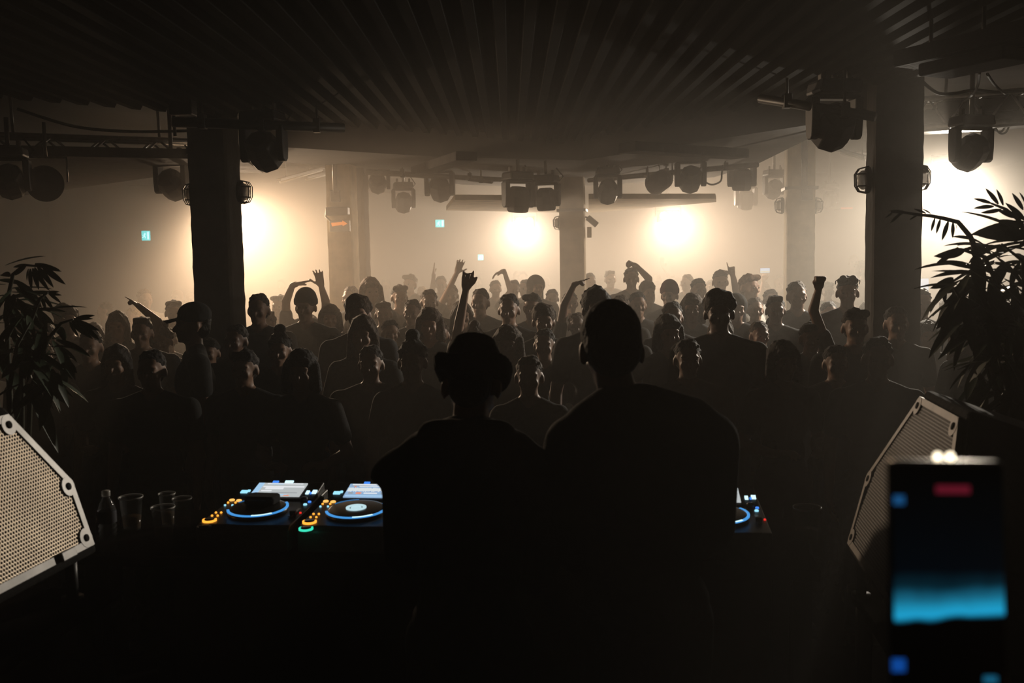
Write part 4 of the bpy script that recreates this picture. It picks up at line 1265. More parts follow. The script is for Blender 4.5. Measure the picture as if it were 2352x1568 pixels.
def leaf(parent, base, tip, broad=False, roll=0.0, flat=False):
    base = Vector(base); tip = Vector(tip); d = tip - base; L = d.length
    yv = d.normalized(); up = Vector((0, 0, 1)) if abs(yv.z) < .95 and not flat else Vector((0, -1, .25))
    if roll: up = Matrix.Rotation(roll, 3, yv) @ up
    xv = yv.cross(up).normalized(); zv = xv.cross(yv)
    M4 = Matrix(((xv.x * L, yv.x * L, zv.x * L, base.x), (xv.y * L, yv.y * L, zv.y * L, base.y), (xv.z * L, yv.z * L, zv.z * L, base.z), (0, 0, 0, 1)))
    return obj('leaf', LEAFB if broad else LEAF, M_LEAF, parent, 0, M4)


def plant(name, label, pot_xy, stems, sets, mass, seed, pot_r=.2):
    rnd = random.Random(seed)
    root = Vector((pot_xy[0], pot_xy[1], STAGE_Z))
    t = thing(name, label, 'plant', root)
    MB().lathe([(pot_r * .72, 0), (pot_r * .76, .01), (pot_r, .36), (pot_r * 1.04, .38), (pot_r * .95, .385), (pot_r * .93, .33), (.01, .33)], (0, 0, 0), 28, False).build('pot', M_POT, t, True)
    MB().lathe([(pot_r * .93, .30), (pot_r * .93, .335), (.02, .345)], (0, 0, 0), 20).build('soil', M_FOAM, t, True)
    for st in stems:
        pts = [Vector(p) - root for p in st]
        k = len(pts)
        MB().tube(pts, [.014 - .010 * i / (k - 1) for i in range(k)], 7).build('stem', M_STEM, t, True)
    for (b0, t0, broad) in sets:
        leaf(t, Vector(b0) - root, Vector(t0) - root, broad, rnd.uniform(-.5, .5), True)
    for (c, n, ln, dirs) in mass:          # a tuft: leaves radiating and drooping from one node
        c = Vector(c) - root
        for i in range(n):
            a = rnd.uniform(0, 2 * math.pi); dr = Vector((math.cos(a), math.sin(a), rnd.uniform(*dirs))).normalized()
            L = ln * rnd.uniform(.7, 1.25)
            b0 = c + Vector((rnd.uniform(-.03, .03), rnd.uniform(-.03, .03), rnd.uniform(-.06, .06))) + dr * .03
            leaf(t, b0, b0 + dr * L, rnd.random() < .25, rnd.uniform(-.6, .6))
    return t


YR = 3.85
R_ = lambda u, v, dy=0.0: at(u, v, YR + dy)
RPOT = (R_(2330, 900).x, YR)
root_r = Vector((RPOT[0], RPOT[1], STAGE_Z + .34))
stems = [
    [root_r, R_(2300, 900), R_(2262, 700), R_(2236, 560), R_(2229, 543), R_(2201, 510), R_(2170, 502), R_(2140, 496), R_(2109, 493), R_(2078, 488), R_(2045, 486)],
    [root_r, R_(2345, 800, .1), R_(2365, 560, .1), R_(2340, 505, .05), R_(2310, 480), R_(2277, 467)],
    [root_r, R_(2320, 850, -.1), R_(2290, 650, -.1), R_(2262, 590, -.1), R_(2215, 575, -.1), R_(2190, 590, -.1)],
    [root_r, R_(2360, 820, -.15), R_(2350, 600, -.2), R_(2300, 560, -.2)],
    [root_r, R_(2290, 900, -.15), R_(2240, 740, -.2), R_(2190, 660, -.25)],
    [root_r, R_(2380, 800, .15), R_(2385, 600, .15), R_(2352, 500, .1)],
]
LS = [((2127, 490), (2101, 478)), ((2138, 491), (2120, 478)), ((2147, 501), (2139, 531)), ((2160, 503), (2150, 536)), ((2178, 508), (2164, 552)), ((2189, 510), (2188, 547)), ((2195, 514), (2199, 527)),
      ((2068, 489), (2046, 512)), ((2108, 494), (2089, 503)), ((2080, 488), (2042, 482)), ((2075, 489), (2055, 498)), ((2052, 486), (2036, 500)),
      ((2277, 467), (2238, 454)), ((2293, 469), (2266, 432)), ((2304, 472), (2292, 433)), ((2283, 474), (2238, 476)), ((2300, 481), (2255, 490)), ((2350, 482), (2327, 443)), ((2354, 506), (2313, 465)), ((2340, 497), (2300, 478)),
      ((2356, 470), (2345, 440)), ((2330, 500), (2290, 480)), ((2352, 520), (2300, 500))]
sets = [(R_(*b), R_(*t_), False) for b, t_ in LS] + [(R_(2352, 512), R_(2236, 540), True), (R_(2360, 540), R_(2262, 536, -.1), True), (R_(2201, 568), R_(2152, 610), False), (R_(2215, 575), R_(2160, 590, -.1), False), (R_(2236, 560), R_(2282, 585), False), (R_(2236, 565), R_(2270, 600), False),
       (R_(2190, 640), R_(2150, 660, -.1), False), (R_(2180, 650), R_(2143, 690), False), (R_(2165, 645), R_(2172, 700), False)]
mass = [(R_(2260, 600, -.05), 14, .17, (-1.0, .4)), (R_(2300, 590, 0), 16, .18, (-.9, .5)), (R_(2345, 560, 0), 16, .19, (-.8, .7)), (R_(2230, 640, -.15), 16, .18, (-1.3, .1)), (R_(2200, 670, -.2), 12, .17, (-1.6, 0)), (R_(2275, 660, -.1), 18, .2, (-1.2, .3)),
        (R_(2330, 640, -.1), 18, .2, (-1.0, .4)), (R_(2250, 720, -.2), 16, .2, (-1.5, .1)), (R_(2310, 730, -.15), 16, .2, (-1.3, .2)), (R_(2360, 700, 0), 14, .2, (-1.2, .3)), (R_(2290, 810, -.2), 14, .2, (-1.5, .1)), (R_(2350, 830, -.1), 14, .2, (-1.5, .1)), (R_(2260, 860, -.2), 10, .18, (-1.6, .0)), (R_(2320, 920, -.2), 10, .18, (-1.6, .0))]
plant('potted_palm', 'tall lance-leaved potted plant silhouetted against the blinding lamp, behind the dark monitor', RPOT, stems, sets, mass, 5, .17)

YL = 4.3
L_ = lambda u, v, dy=0.0: at(u, v, YL + dy)
LPOT = (L_(20, 900).x, YL)
root_l = Vector((LPOT[0], LPOT[1], STAGE_Z + .34))
stems = [
    [root_l, L_(20, 850), L_(15, 700), L_(30, 630), L_(55, 608), L_(97, 612)],
    [root_l, L_(50, 850, -.1), L_(70, 740, -.1), L_(92, 685, -.1), L_(110, 672, -.1)],
    [root_l, L_(70, 900, -.1), L_(110, 780, -.15), L_(140, 742, -.15), L_(168, 733, -.15)],
    [root_l, L_(-20, 800, .1), L_(-30, 660, .1), L_(-5, 610, .1)],
    [root_l, L_(20, 900, -.2), L_(40, 790, -.3), L_(70, 740, -.3)],
]
LL = [((97, 612), (148, 652)), ((92, 610), (139, 621)), ((86, 612), (123, 658)), ((80, 614), (108, 670)), ((75, 616), (90, 665)), ((70, 617), (69, 665)), ((66, 617), (58, 645)), ((60, 610), (32, 634)), ((64, 608), (27, 612)), ((80, 606), (133, 618)),
      ((110, 672), (141, 694)), ((105, 672), (135, 668)), ((100, 675), (122, 715)), ((95, 678), (105, 715)), ((108, 672), (140, 678)), ((90, 682), (85, 720)),
      ((168, 733), (211, 729)), ((168, 734), (228, 776)), ((170, 735), (226, 758)), ((166, 735), (208, 781)), ((164, 735), (190, 770)), ((160, 737), (178, 775)), ((172, 732), (215, 722))]
sets = [(L_(*b), L_(*t_), False) for b, t_ in LL]
mass = [(L_(30, 660), 12, .17, (-1.1, .4)), (L_(0, 640, .1), 12, .18, (-1, .5)), (L_(60, 720, -.1), 16, .18, (-1.2, .3)), (L_(10, 720), 14, .2, (-1.2, .3)), (L_(110, 765, -.15), 14, .18, (-1.4, .1)), (L_(50, 800, -.2), 14, .2, (-1.4, .1)), (L_(0, 800), 12, .2, (-1.4, .1)), (L_(130, 840, -.15), 12, .18, (-1.5, 0)), (L_(70, 880, -.2), 12, .2, (-1.5, 0))]
plant('potted_palm', 'smaller lance-leaved potted plant in shade above the brightly lit monitor', LPOT, stems, sets, mass, 9, .17)
# ------------------------------------------------------------------ the crowd
GROUP = 'dancers facing the booth'
SK = {'f': SKINS[0], 't': SKINS[1], 'b': SKINS[2], 'd': SKINS[3]}
# px, top row, head width in px, hair, hair colour, skin, shirt, build, turn (deg), label, extra
CROWD = [
    (150, 690, 54, 'curly', 'brown', 't', 'charcoal', 'plain', 25, 'person with bushy hair behind the smaller potted plant', None),
    (238, 692, 27, 'short', 'brown', 'f', 'grey', 'plain', -60, 'far person with warmly lit smiling face above the long straight hair', None),
    (268, 713, 54, 'long', 'brown', 'f', 'black', 'slim', 10, 'person with long straight hair and a thin lit rim, first beyond the plant leaves', None),
    (324, 726, 58, 'flat', 'black', 't', 'black', 'broad', 5, 'dark close head with square short hair under the pointing hand', None),
    (332, 662, 36, 'short', 'chestnut', 'f', 'white', 'plain', 40, 'person in a pale shirt with lit face looking down, left of the first pillar', None),
    (302, 703, 27, 'short', 'blond', 'f', 'grey', 'bent', -20, 'small lit face half hidden under the pointing hand', None),
    (398, 687, 44, 'crop', 'black', 't', 'charcoal', 'plain', 20, 'rounded cropped head between the pale shirt and the baseball cap', None),
    (437, 671, 28, 'bald', 'black', 'f', 'grey', 'plain', 30, 'bald rim-lit head in bright haze touching the first pillar', None),
    (406, 664, 30, 'bald', 'black', 'f', 'white', 'plain', -10, 'palest far head almost lost in haze left of the bald rim-lit head', None),
    (440, 692, 66, 'cap', 'black', 't', 'black', 'broad', -75, 'person in a baseball cap, brim turned sideways, at the foot of the first pillar', None),
    (592, 671, 60, 'short', 'black', 't', 'black', 'broad', -10, 'tall dark round head on the bright side of the first pillar', None),
    (641, 675, 46, 'crop', 'black', 't', 'charcoal', 'plain', -20, 'head half hidden behind the tall dark head by the first pillar', None),
    (700, 658, 60, 'beanie', 'charcoal', 't', 'charcoal', 'broad', 0, 'person in a knitted beanie in front of the two framing hands', None),
    (757, 697, 54, 'bob', 'brown', 'f', 'charcoal', 'slim', 10, 'dark head with parted hair below the open raised palm', None),
    (714, 722, 54, 'long', 'brown', 't', 'black', 'slim', 15, 'low dark head with hanging hair under the beanie', None),
    (804, 655, 50, 'short', 'brown', 't', 'charcoal', 'plain', -10, 'round head standing against the ochre pillar with the orange sign', None),
    (820, 668, 62, 'curly', 'brown', 'f', 'charcoal', 'plain', 15, 'wide wavy head at the foot of the ochre pillar with the orange sign', None),
    (851, 635, 46, 'bob', 'chestnut', 'f', 'grey', 'slim', 30, 'reddish rim-lit head just past the orange sign pillar', None),
    (832, 722, 66, 'long', 'brown', 'f', 'black', 'slim', 0, 'long-haired head below the wide wavy head', None),
    (896, 732, 54, 'short', 'black', 't', 'black', 'plain', 5, 'low dark head between the long-haired head and the crowd gap', None),
    (917, 652, 42, 'crop', 'black', 't', 'grey', 'plain', 15, 'crop-haired face in open haze right of the reddish rim-lit head', None),
    (941, 628, 31, 'crop', 'brown', 'f', 'grey', 'plain', -35, 'head with swept-up hair, highest between pillar sign and raised flat hand', None),
    (946, 685, 48, 'short', 'brown', 't', 'charcoal', 'plain', 0, 'dim head below the swept-up hair', None),
    (968, 656, 27, 'short', 'blond', 'f', 'grey', 'bent', -30, 'small far head with lit cheek next to the swept-up hair', None),
    (985, 662, 45, 'short', 'brown', 't', 'black', 'plain', 0, 'smooth dark head in front of the raised flat hand', None),
    (986, 705, 62, 'bob', 'brown', 'f', 'black', 'slim', 0, 'broad dark bob of hair below the raised flat hand', None),
    (1102, 660, 46, 'short', 'brown', 't', 'charcoal', 'plain', -10, 'dark head just right of the clenched raised fist', None),
    (1138, 642, 30, 'short', 'chestnut', 'f', 'grey', 'plain', 20, 'lit haired head under the drooping hand', None),
    (1189, 620, 21, 'short', 'brown', 't', 'grey', 'plain', 0, 'far pale head, first of a pair beyond the drooping hand', None),
    (1201, 622, 17, 'short', 'brown', 'f', 'grey', 'plain', 0, 'far pale head, second and smaller of a pair beyond the drooping hand', None),
    (1168, 672, 55, 'short', 'black', 't', 'black', 'plain', 0, 'large dark head below the drooping hand', None),
    (1232, 630, 36, 'hood', 'charcoal', 't', 'charcoal', 'plain', 10, 'person in a pointed hood left of the middle pillar', None),
    (1205, 640, 32, 'short', 'brown', 'f', 'grey', 'plain', -20, 'reddish lit face beside the pointed hood', None),
    (1222, 671, 54, 'crop', 'black', 't', 'charcoal', 'plain', -10, 'dark cropped head below the pointed hood', None),
    (1248, 690, 60, 'curly', 'brown', 't', 'black', 'plain', 5, 'wavy dark head with lit edge below the cropped one', None),
    (1256, 636, 21, 'bald', 'black', 'f', 'grey', 'plain', 0, 'tiny pale head peeking out past the pointed hood', None),
    (1268, 662, 36, 'short', 'brown', 't', 'charcoal', 'plain', 10, 'dim head close to the base of the middle pillar', None),
    (1355, 625, 30, 'short', 'black', 't', 'charcoal', 'plain', 10, 'head at the middle pillar behind the dark pointing hand', None),
    (1402, 620, 28, 'flat', 'brown', 'f', 'grey', 'plain', 0, 'lone squarish head in open haze past the middle pillar', None),
    (1370, 657, 66, 'afro', 'black', 'b', 'charcoal', 'plain', 0, 'broad afro head just right of the dark pointing hand', None),
    (1425, 675, 52, 'short', 'brown', 't', 'black', 'plain', -10, 'dark head below the thumb-out fist', None),
    (1488, 640, 36, 'curly', 'brown', 't', 'charcoal', 'plain', 10, 'curly head at the elbow of the thumb-out fist arm', None),
    (1509, 630, 24, 'short', 'blond', 'f', 'grey', 'plain', 0, 'small pale head below the raised phone', None),
    (1537, 640, 42, 'beanie', 'maroon', 't', 'charcoal', 'plain', -20, 'head in a close dark beanie under the raised phone', None),
    (1577, 628, 29, 'short', 'chestnut', 'f', 'grey', 'plain', -40, 'lit chestnut-haired head right of the raised phone', None),
    (1605, 637, 38, 'short', 'black', 't', 'black', 'plain', 0, 'round black-haired head right of the chestnut one', None),
    (1558, 637, 24, 'bob', 'blond', 'f', 'white', 'slim', 0, 'faint pale far head between raised phone and chestnut hair', None),
    (1633, 641, 27, 'short', 'brown', 't', 'grey', 'plain', 0, 'small dim head at the shoulder of the two-finger salute', None),
    (1652, 655, 70, 'curly', 'black', 'b', 'black', 'broad', 0, 'very broad curly dark head below the two-finger salute', None),
    (1545, 690, 60, 'short', 'black', 't', 'charcoal', 'plain', 10, 'dark head below the close dark beanie', None),
    (1535, 720, 66, 'bob', 'black', 'f', 'black', 'slim', 0, 'low dark bob with a thin lit rim beside the bareheaded DJ', None),
    (1655, 722, 64, 'long', 'brown', 'f', 'pink', 'slim', -5, 'person with a pink top and glossy lit hair', None),
    (1692, 672, 56, 'hood', 'black', 't', 'black', 'broad', 5, 'dark hooded head right of the broad curly head', None),
    (1722, 627, 43, 'crop', 'chestnut', 'f', 'white', 'plain', 30, 'person in a pale shirt with pinkish lit face right of the salute', None),
    (1771, 662, 40, 'short', 'brown', 't', 'grey', 'plain', 10, 'soft round head left of the conduit pillar base', None),
    (1782, 677, 60, 'flat', 'black', 'b', 'black', 'broad', 0, 'square flat-topped black head left of the conduit pillar base', None),
    (1831, 643, 52, 'short', 'brown', 't', 'charcoal', 'plain', 5, 'round head in front of the conduit pillar', None),
    (1901, 646, 33, 'crop', 'brown', 't', 'charcoal', 'plain', -15, 'hazy head just right of the dark fist by the conduit pillar', None),
    (1947, 632, 58, 'crop', 'black', 't', 'black', 'broad', -5, 'dark head with sunglasses pushed up beside the near pillar', 'sunglasses'),
    (1962, 583, 32, 'short', 'blond', 'f', 'grey', 'plain', -20, 'tallest pale hazy head beside the near pillar', None),
    (1986, 596, 30, 'short', 'brown', 't', 'charcoal', 'plain', 60, 'hazy head half cut off by the near pillar, next to the tallest one', None),
    (2117, 660, 60, 'short', 'black', 't', 'black', 'plain', -10, 'dark head past the near pillar toward the tall plant', None),
    (385, 752, 46, 'short', 'brown', 't', 'charcoal', 'plain', 5, 'low dark head beneath the baseball cap brim', None),
    (540, 742, 64, 'short', 'black', 'b', 'black', 'plain', -10, 'unlit head below the foot of the first pillar', None),
    (640, 752, 62, 'bun', 'black', 't', 'black', 'slim', 10, 'unlit head with a bun below the tall dark head', None),
    (1420, 705, 56, 'short', 'brown', 't', 'black', 'plain', 0, 'dim head directly behind the bareheaded DJ', None),
    (1165, 745, 60, 'bob', 'brown', 't', 'black', 'slim', 5, 'dim bob below the large dark head', None),
    (1250, 752, 62, 'short', 'black', 't', 'black', 'plain', -5, 'dim head between the two DJs', None),
    (1745, 735, 62, 'short', 'brown', 't', 'black', 'plain', 0, 'dim head below the flat-topped head', None),
    (1965, 705, 66, 'crop', 'black', 't', 'black', 'broad', 5, 'dim broad head in front of the near pillar by the tall plant', None),
    (1880, 735, 62, 'long', 'black', 't', 'black', 'slim', 0, 'dim long-haired head below the dark fist', None),
    (480, 775, 64, 'crop', 'black', 't', 'black', 'broad', 0, 'unlit broad head lowest by the first pillar', None),
    (770, 765, 62, 'short', 'black', 't', 'black', 'plain', 0, 'unlit head lowest under the parted hair', None),
    (2060, 700, 62, 'short', 'black', 't', 'black', 'plain', 0, 'unlit head right at the foot of the near pillar by the tall plant', None),
    (645, 640, 20, 'short', 'brown', 'f', 'grey', 'plain', 0, 'faint far head in bright haze beyond the tall dark head', None),
    (1095, 632, 20, 'short', 'brown', 'f', 'grey', 'plain', 0, 'faint far head under the smallest exit sign', None),
    (1300, 640, 24, 'short', 'brown', 't', 'grey', 'plain', 0, 'faint far head overlapping the middle pillar', None),
    (1790, 630, 25, 'short', 'brown', 't', 'grey', 'plain', 0, 'faint far head between the glowing phone and the conduit pillar', None),
    (885, 640, 24, 'short', 'brown', 't', 'grey', 'plain', 0, 'faint far head between the reddish rim-lit head and the crop-haired face', None),
    (205, 755, 62, 'short', 'black', 't', 'black', 'plain', 0, 'unlit head beyond the lowest fronds of the smaller plant', None),
    (265, 790, 66, 'long', 'black', 't', 'black', 'slim', 0, 'unlit long-haired head below the person with the lit rim of hair', None),
    (345, 800, 66, 'short', 'black', 't', 'black', 'broad', 5, 'unlit head directly below the square short haircut', None),
    (560, 800, 68, 'crop', 'black', 't', 'black', 'broad', 0, 'unlit broad head above the first player screen', None),
    (690, 800, 66, 'bob', 'black', 't', 'black', 'slim', 0, 'unlit bob above the gap between the two left players', None),
    (850, 790, 66, 'short', 'black', 't', 'black', 'broad', -2, 'unlit head above the waveform screen', None),
    (945, 765, 62, 'bun', 'black', 't', 'black', 'slim', 0, 'unlit head with a bun just outside the hat brim', None),
    (1580, 775, 66, 'short', 'black', 't', 'black', 'broad', 0, 'unlit head over the far shoulder of the bareheaded DJ', None),
    (1700, 790, 66, 'crop', 'black', 't', 'black', 'broad', 2, 'unlit broad head behind the lone cup, nearest the bareheaded DJ', None),
    (1800, 780, 66, 'bob', 'black', 't', 'black', 'slim', 0, 'unlit bob straight above the lone cup', None),
    (1920, 790, 66, 'short', 'black', 't', 'black', 'broad', 0, 'unlit head nearest the tip of the dark monitor', None),
    (2010, 770, 64, 'short', 'black', 't', 'black', 'plain', -2, 'unlit head between the near pillar foot and the dark monitor', None),
    (2130, 735, 62, 'long', 'black', 't', 'black', 'slim', 0, 'unlit long-haired head behind the drooping palm leaves', None),
    (95, 735, 58, 'short', 'black', 't', 'black', 'plain', 0, 'unlit head screened by the middle of the smaller plant', None),
    (1010, 735, 58, 'short', 'brown', 't', 'black', 'plain', 2, 'dim head between the broad dark bob and the bucket hat', None),
    (880, 690, 48, 'crop', 'brown', 't', 'charcoal', 'plain', 0, 'dim cropped head between the wavy head and the crop-haired face', None),
    (1310, 668, 40, 'short', 'brown', 't', 'charcoal', 'plain', 0, 'dim head right at the foot of the middle pillar', None),
    (1465, 668, 46, 'short', 'black', 't', 'charcoal', 'plain', -2, 'dim head left of the close dark beanie', None),
    (1590, 672, 48, 'bob', 'brown', 't', 'charcoal', 'slim', -5, 'dim bob between the close beanie and the very broad curly head', None),
    (1735, 680, 50, 'short', 'brown', 't', 'charcoal', 'plain', 10, 'dim head under the pinkish lit face', None),
    (1905, 690, 50, 'short', 'black', 't', 'charcoal', 'plain', 0, 'dim head below the hazy one beside the dark fist', None),
    (1060, 690, 48, 'long', 'brown', 't', 'charcoal', 'slim', 10, 'dim long-haired head behind the raised clenched fist forearm', None),
]
# dancers with an arm up:  head as above, then per arm  (elbow px, wrist px, fingertip px, hand, palm normal, depth lift)
ARMS = [
    (700, 668, 44, 'short', 'brown', 'f', 'charcoal', 'person behind the beanie raising both hands, one open and one bent flat',
     [(-1, (657, 692), (672, 655), (712, 643), 'flat', (0, 0, -1), -.05), (1, (748, 692), (738, 658), (730, 619), 'open', (0, -1, 0), -.05)]),
    (1012, 632, 29, 'short', 'brown', 't', 'charcoal', 'person holding one flat hand straight up beside the swept-up hair', [(-1, (993, 668), (996, 636), (997, 601), 'flat', (1, 0, 0), -.03)]),
    (1036, 652, 36, 'short', 'brown', 't', 'charcoal', 'person with splayed open fingers on a slanting raised arm', [(-1, (1022, 682), (1049, 627), (1060, 596), 'open', (0, -1, 0), -.05)]),
    (1090, 742, 60, 'bun', 'brown', 'f', 'white', 'person in a pale sleeve raising a clenched dark fist, closest of the raised hands', [(-1, (1055, 742), (1070, 664), (1077, 618), 'claw', (0, -1, 0), -.05)]),
    (1180, 641, 32, 'short', 'brown', 't', 'charcoal', 'person with raised forearm and drooping bent hand below the first far lamp', [(-1, (1173, 668), (1158, 622), (1127, 632), 'droop', (0, 0, -1), -.05)]),
    (1325, 716, 50, 'short', 'brown', 'b', 'black', 'person with dark arm and hand pointing across the middle pillar', [(-1, (1296, 700), (1318, 654), (1352, 638), 'point', (0, 0, -1), -.05)]),
    (1450, 612, 35, 'short', 'black', 't', 'charcoal', 'person holding a thumb-out fist over the own head', [(1, (1490, 640), (1463, 612), (1438, 598), 'thumb', (0, .3, -1), -.06)]),
    (1545, 632, 22, 'short', 'brown', 't', 'grey', 'far pale person holding a phone aloft', [(-1, (1537, 636), (1526, 618), (1521, 603), 'grip', (0, -1, 0), -.04)]),
    (1655, 618, 37, 'crop', 'brown', 'f', 'charcoal', 'person giving a two-finger salute left of the conduit pillar', [(1, (1691, 668), (1683, 632), (1676, 600), 'point', (0, -1, 0), -.05)]),
    (1862, 738, 56, 'crop', 'black', 't', 'black', 'person lifting a dark closed fist beside the conduit pillar', [(1, (1868, 712), (1880, 664), (1884, 630), 'fist', (0, -1, 0), -.05)]),
    (372, 742, 46, 'bun', 'brown', 't', 'charcoal', 'person stretching an arm out with pointing hand in front of the pale shirt', [(-1, (362, 738), (318, 702), (298, 688), 'point', (0, 0, -1), -.05)]),
    (1757, 648, 25, 'bob', 'brown', 'f', 'grey', 'far person filming with a glowing phone left of the conduit pillar', [(-1, (1750, 668), (1753, 646), (1756, 630), 'grip', (0, -1, 0), -.06)]),
]


def solve(px, top, wpx, lo=1.58, hi=1.93, floor=0.0):
    """distance from the head's width, then nudged until the height is a human one"""
    y = .178 * F / wpx
    for _ in range(60):
        h = at(px, top, y).z - floor
        if h > hi: y *= 1.02
        elif h < lo: y *= .985
        else: break
    return min(max(y, 4.9), 18.2)


spots = []          # x, y of those standing already, pillars too
for P in (P1, P2, PM1, PM1b, PM2, PC):
    spots.append((P.location.x, P.location.y, .46))


def free(px, top, y, r=.50):
    """step back or forward on the dance floor until nobody is in the way"""
    for du in (0, 7, -7, 15, -15, 26, -26, 38, -38):
        for k in range(45):
            for s in (1, -1):
                yy = y + s * k * .07
                if yy < 4.95 or yy > 18.3: continue
                p = at(px + du, top, yy)
                if p.z > 2.0 or p.z < 1.46: continue
                if all((p.x - a) ** 2 + (p.y - b_) ** 2 > ((r + q) / 2) ** 2 for a, b_, q in spots):
                    spots.append((p.x, p.y, r)); return p
    p = at(px, top, y); spots.append((p.x, p.y, r)); return p


TOPS = {'buzz': 1.767, 'beanie': 1.798, 'cap': 1.775, 'hood': 1.782, 'afro': 1.77, 'curly': 1.79, 'bun': 1.80, 'bald': 1.75, 'long': 1.77, 'bob': 1.77, 'flat': 1.767, 'crop': 1.767, 'short': 1.767}
rp = random.Random(11)
TRS = ['charcoal', 'denim', 'black', 'navy', 'olive']
# arms first, so that the raised hands stand where the photo has them
for (px, top, wpx, hair, hc, sk, shirt, label, arms) in ARMS:
    y = solve(px, top, wpx); p = free(px, top, y)
    k = p.z / TOPS[hair]
    A = default_arms('bent')
    for (side, el, wr, tip, hk, nrm, lift) in arms:
        i = 0 if side < 0 else 1
        loc = Vector((p.x, p.y, 0))
        e3, w3, t3 = ((at(q[0], q[1], p.y - .06 - j * .03) - loc) / k for j, q in enumerate((el, wr, tip)))
        sg = 1.0
        n_ = Vector(nrm); d_ = (t3 - w3).normalized()
        s_ = d_.cross(n_)
        want = Vector((1 if side < 0 else -1, 0, .2))      # thumbs point in over the head
        if abs(s_.x) > .3: sg = 1.0 if s_.dot(want) > 0 else -1.0
        hl = (t3 - w3).length
        ks = min(max(hl / (.165 if hk in ('open', 'flat', 'point', 'droop') else .11), .85), 1.12)
        A[i] = dict(sh=A[i]['sh'], el=e3, wr=w3, d=t3 - w3, n=n_, hand=hk, sgn=sg, abs=True, k=ks)
    ms = person_meshes('raised', A, .0085, sleeve=.55)
    place_person(ms, (p.x, p.y, 0), 0, k, label, hair, hc, SK[sk], shirt, rp.choice(TRS), 'dancers with raised hands')
    if 'phone aloft' in label or 'glowing phone' in label:
        glow = 'glowing' in label
        u, v = (1757, 621) if glow else (1521, 600)
        q = at(u, v, p.y - .17)
        o = thing('phone', 'glowing phone screen held up over the crowd left of the conduit pillar' if glow else 'small dark phone held up far off right of the middle pillar', 'phone', q)
        w, h = (.155, .078) if glow else (.072, .145)
        MB().box((0, 0, 0), (w, .009, h)).build('case', M_BLACKP, o, bevel=.004)
        MB().box((0, -.005, 0), (w * .93, .002, h * .93)).build('screen', mat('phone_glow', (.2, .3, .4), .3, noise=.1, scale=8, emit=(.5, .72, .95), estr=.95) if glow else M_JOG, o)
        if glow:
            MB().box((0, -.0065, -h * .22), (w * .9, .001, h * .3)).build('screen_picture', mat('phone_picture', (.3, .3, .2), .3, noise=.1, scale=8, emit=(.7, .78, .6), estr=.8), o)

for (px, top, wpx, hair, hc, sk, shirt, build, turn, label, extra) in sorted(CROWD, key=lambda r: -r[2]):
    y = solve(px, top, wpx); p = free(px, top, y)
    k = p.z / TOPS[hair]
    b_ = build
    if b_ == 'plain' and rp.random() < .3: b_ = 'bent'
    if b_ == 'slim' and rp.random() < .5: b_ = 'slimdown'
    hcx = hc if hair not in ('beanie', 'hood', 'cap') else hc
    place_person(VAR[b_], (p.x, p.y, 0), math.radians(turn + rp.uniform(-12, 12)), k, label, hair, hcx, SK[sk], shirt, rp.choice(TRS), GROUP, extra, eyes=wpx > 26 and not 120 < turn < 240)

# dancers nobody can tell apart in the unlit mass of the crowd
rf = random.Random(23)
n_f = 0
for row in range(13):
    y = 5.05 + row * .36
    x = -.50 * y + rf.uniform(0, .3)
    while x < .52 * y and n_f < 60:
        yy = y + rf.uniform(-.12, .12)
        if all((x - a) ** 2 + (yy - b_) ** 2 > ((.5 + q) / 2) ** 2 for a, b_, q in spots):
            spots.append((x, yy, .5)); n_f += 1
            hr = rf.choice(['short', 'short', 'crop', 'bob', 'long', 'bun', 'flat'])
            h = rf.uniform(1.56, 1.68)
            place_person(VAR[rf.choice(['plain', 'bent', 'slim', 'slimdown'])], (x, yy, 0), rf.uniform(-.5, .5), h / TOPS[hr], 'indistinct dancer sunk in the unlit mass of the crowd',
                         hr, rf.choice(['black', 'brown']), SK[rf.choice('ttb')], rf.choice(['black', 'charcoal', 'navy']), rf.choice(TRS), 'indistinct dancers in the unlit mass', None, False)
        x += rf.uniform(.34, .6)

# ------------------------------------------------------------------ the two DJs and the person filming
def dj(px, top, y, k, top_h, hair, hc, sk, shirt, label, wide, lean, bulk, vest=False, turn=180.0, sleeve=1.9, nod=0.0, hdx=0.0):
    p = at(px, top, y)
    A = default_arms('deck')
    ms = person_meshes('dj', A, .0085, wide=wide, sleeve=sleeve, lean=lean, bulk=bulk, vest=vest, nod=nod, hdx=hdx)
    a = math.radians(turn)
    # the crown of the bowed head goes where the photo has it; the feet follow from the stoop
    crown = ms['head'] @ Vector((0, .02, top_h))
    v = Matrix.Rotation(a, 3, 'Z') @ (crown * k)
    loc = (p.x - v.x, p.y - v.y, p.z - v.z)
    loc = (loc[0], loc[1], STAGE_Z)
    return place_person(ms, loc, a, k, label, hair, hc, SK[sk], shirt, 'black', None)


dj(1089, 776, 2.74, .95, 1.78, 'bucket', 'black', 't', 'black', 'person in a dark brimmed hat bending over the players, seen from behind', .88, .16, .030, True, 174, nod=.38)
dj(1400, 716, 2.64, 1.0, 1.765, 'buzz', 'black', 'b', 'black', 'taller bareheaded person in a black jacket seen from behind at the players', .92, .10, .034, False, 183, nod=.18, hdx=.07)

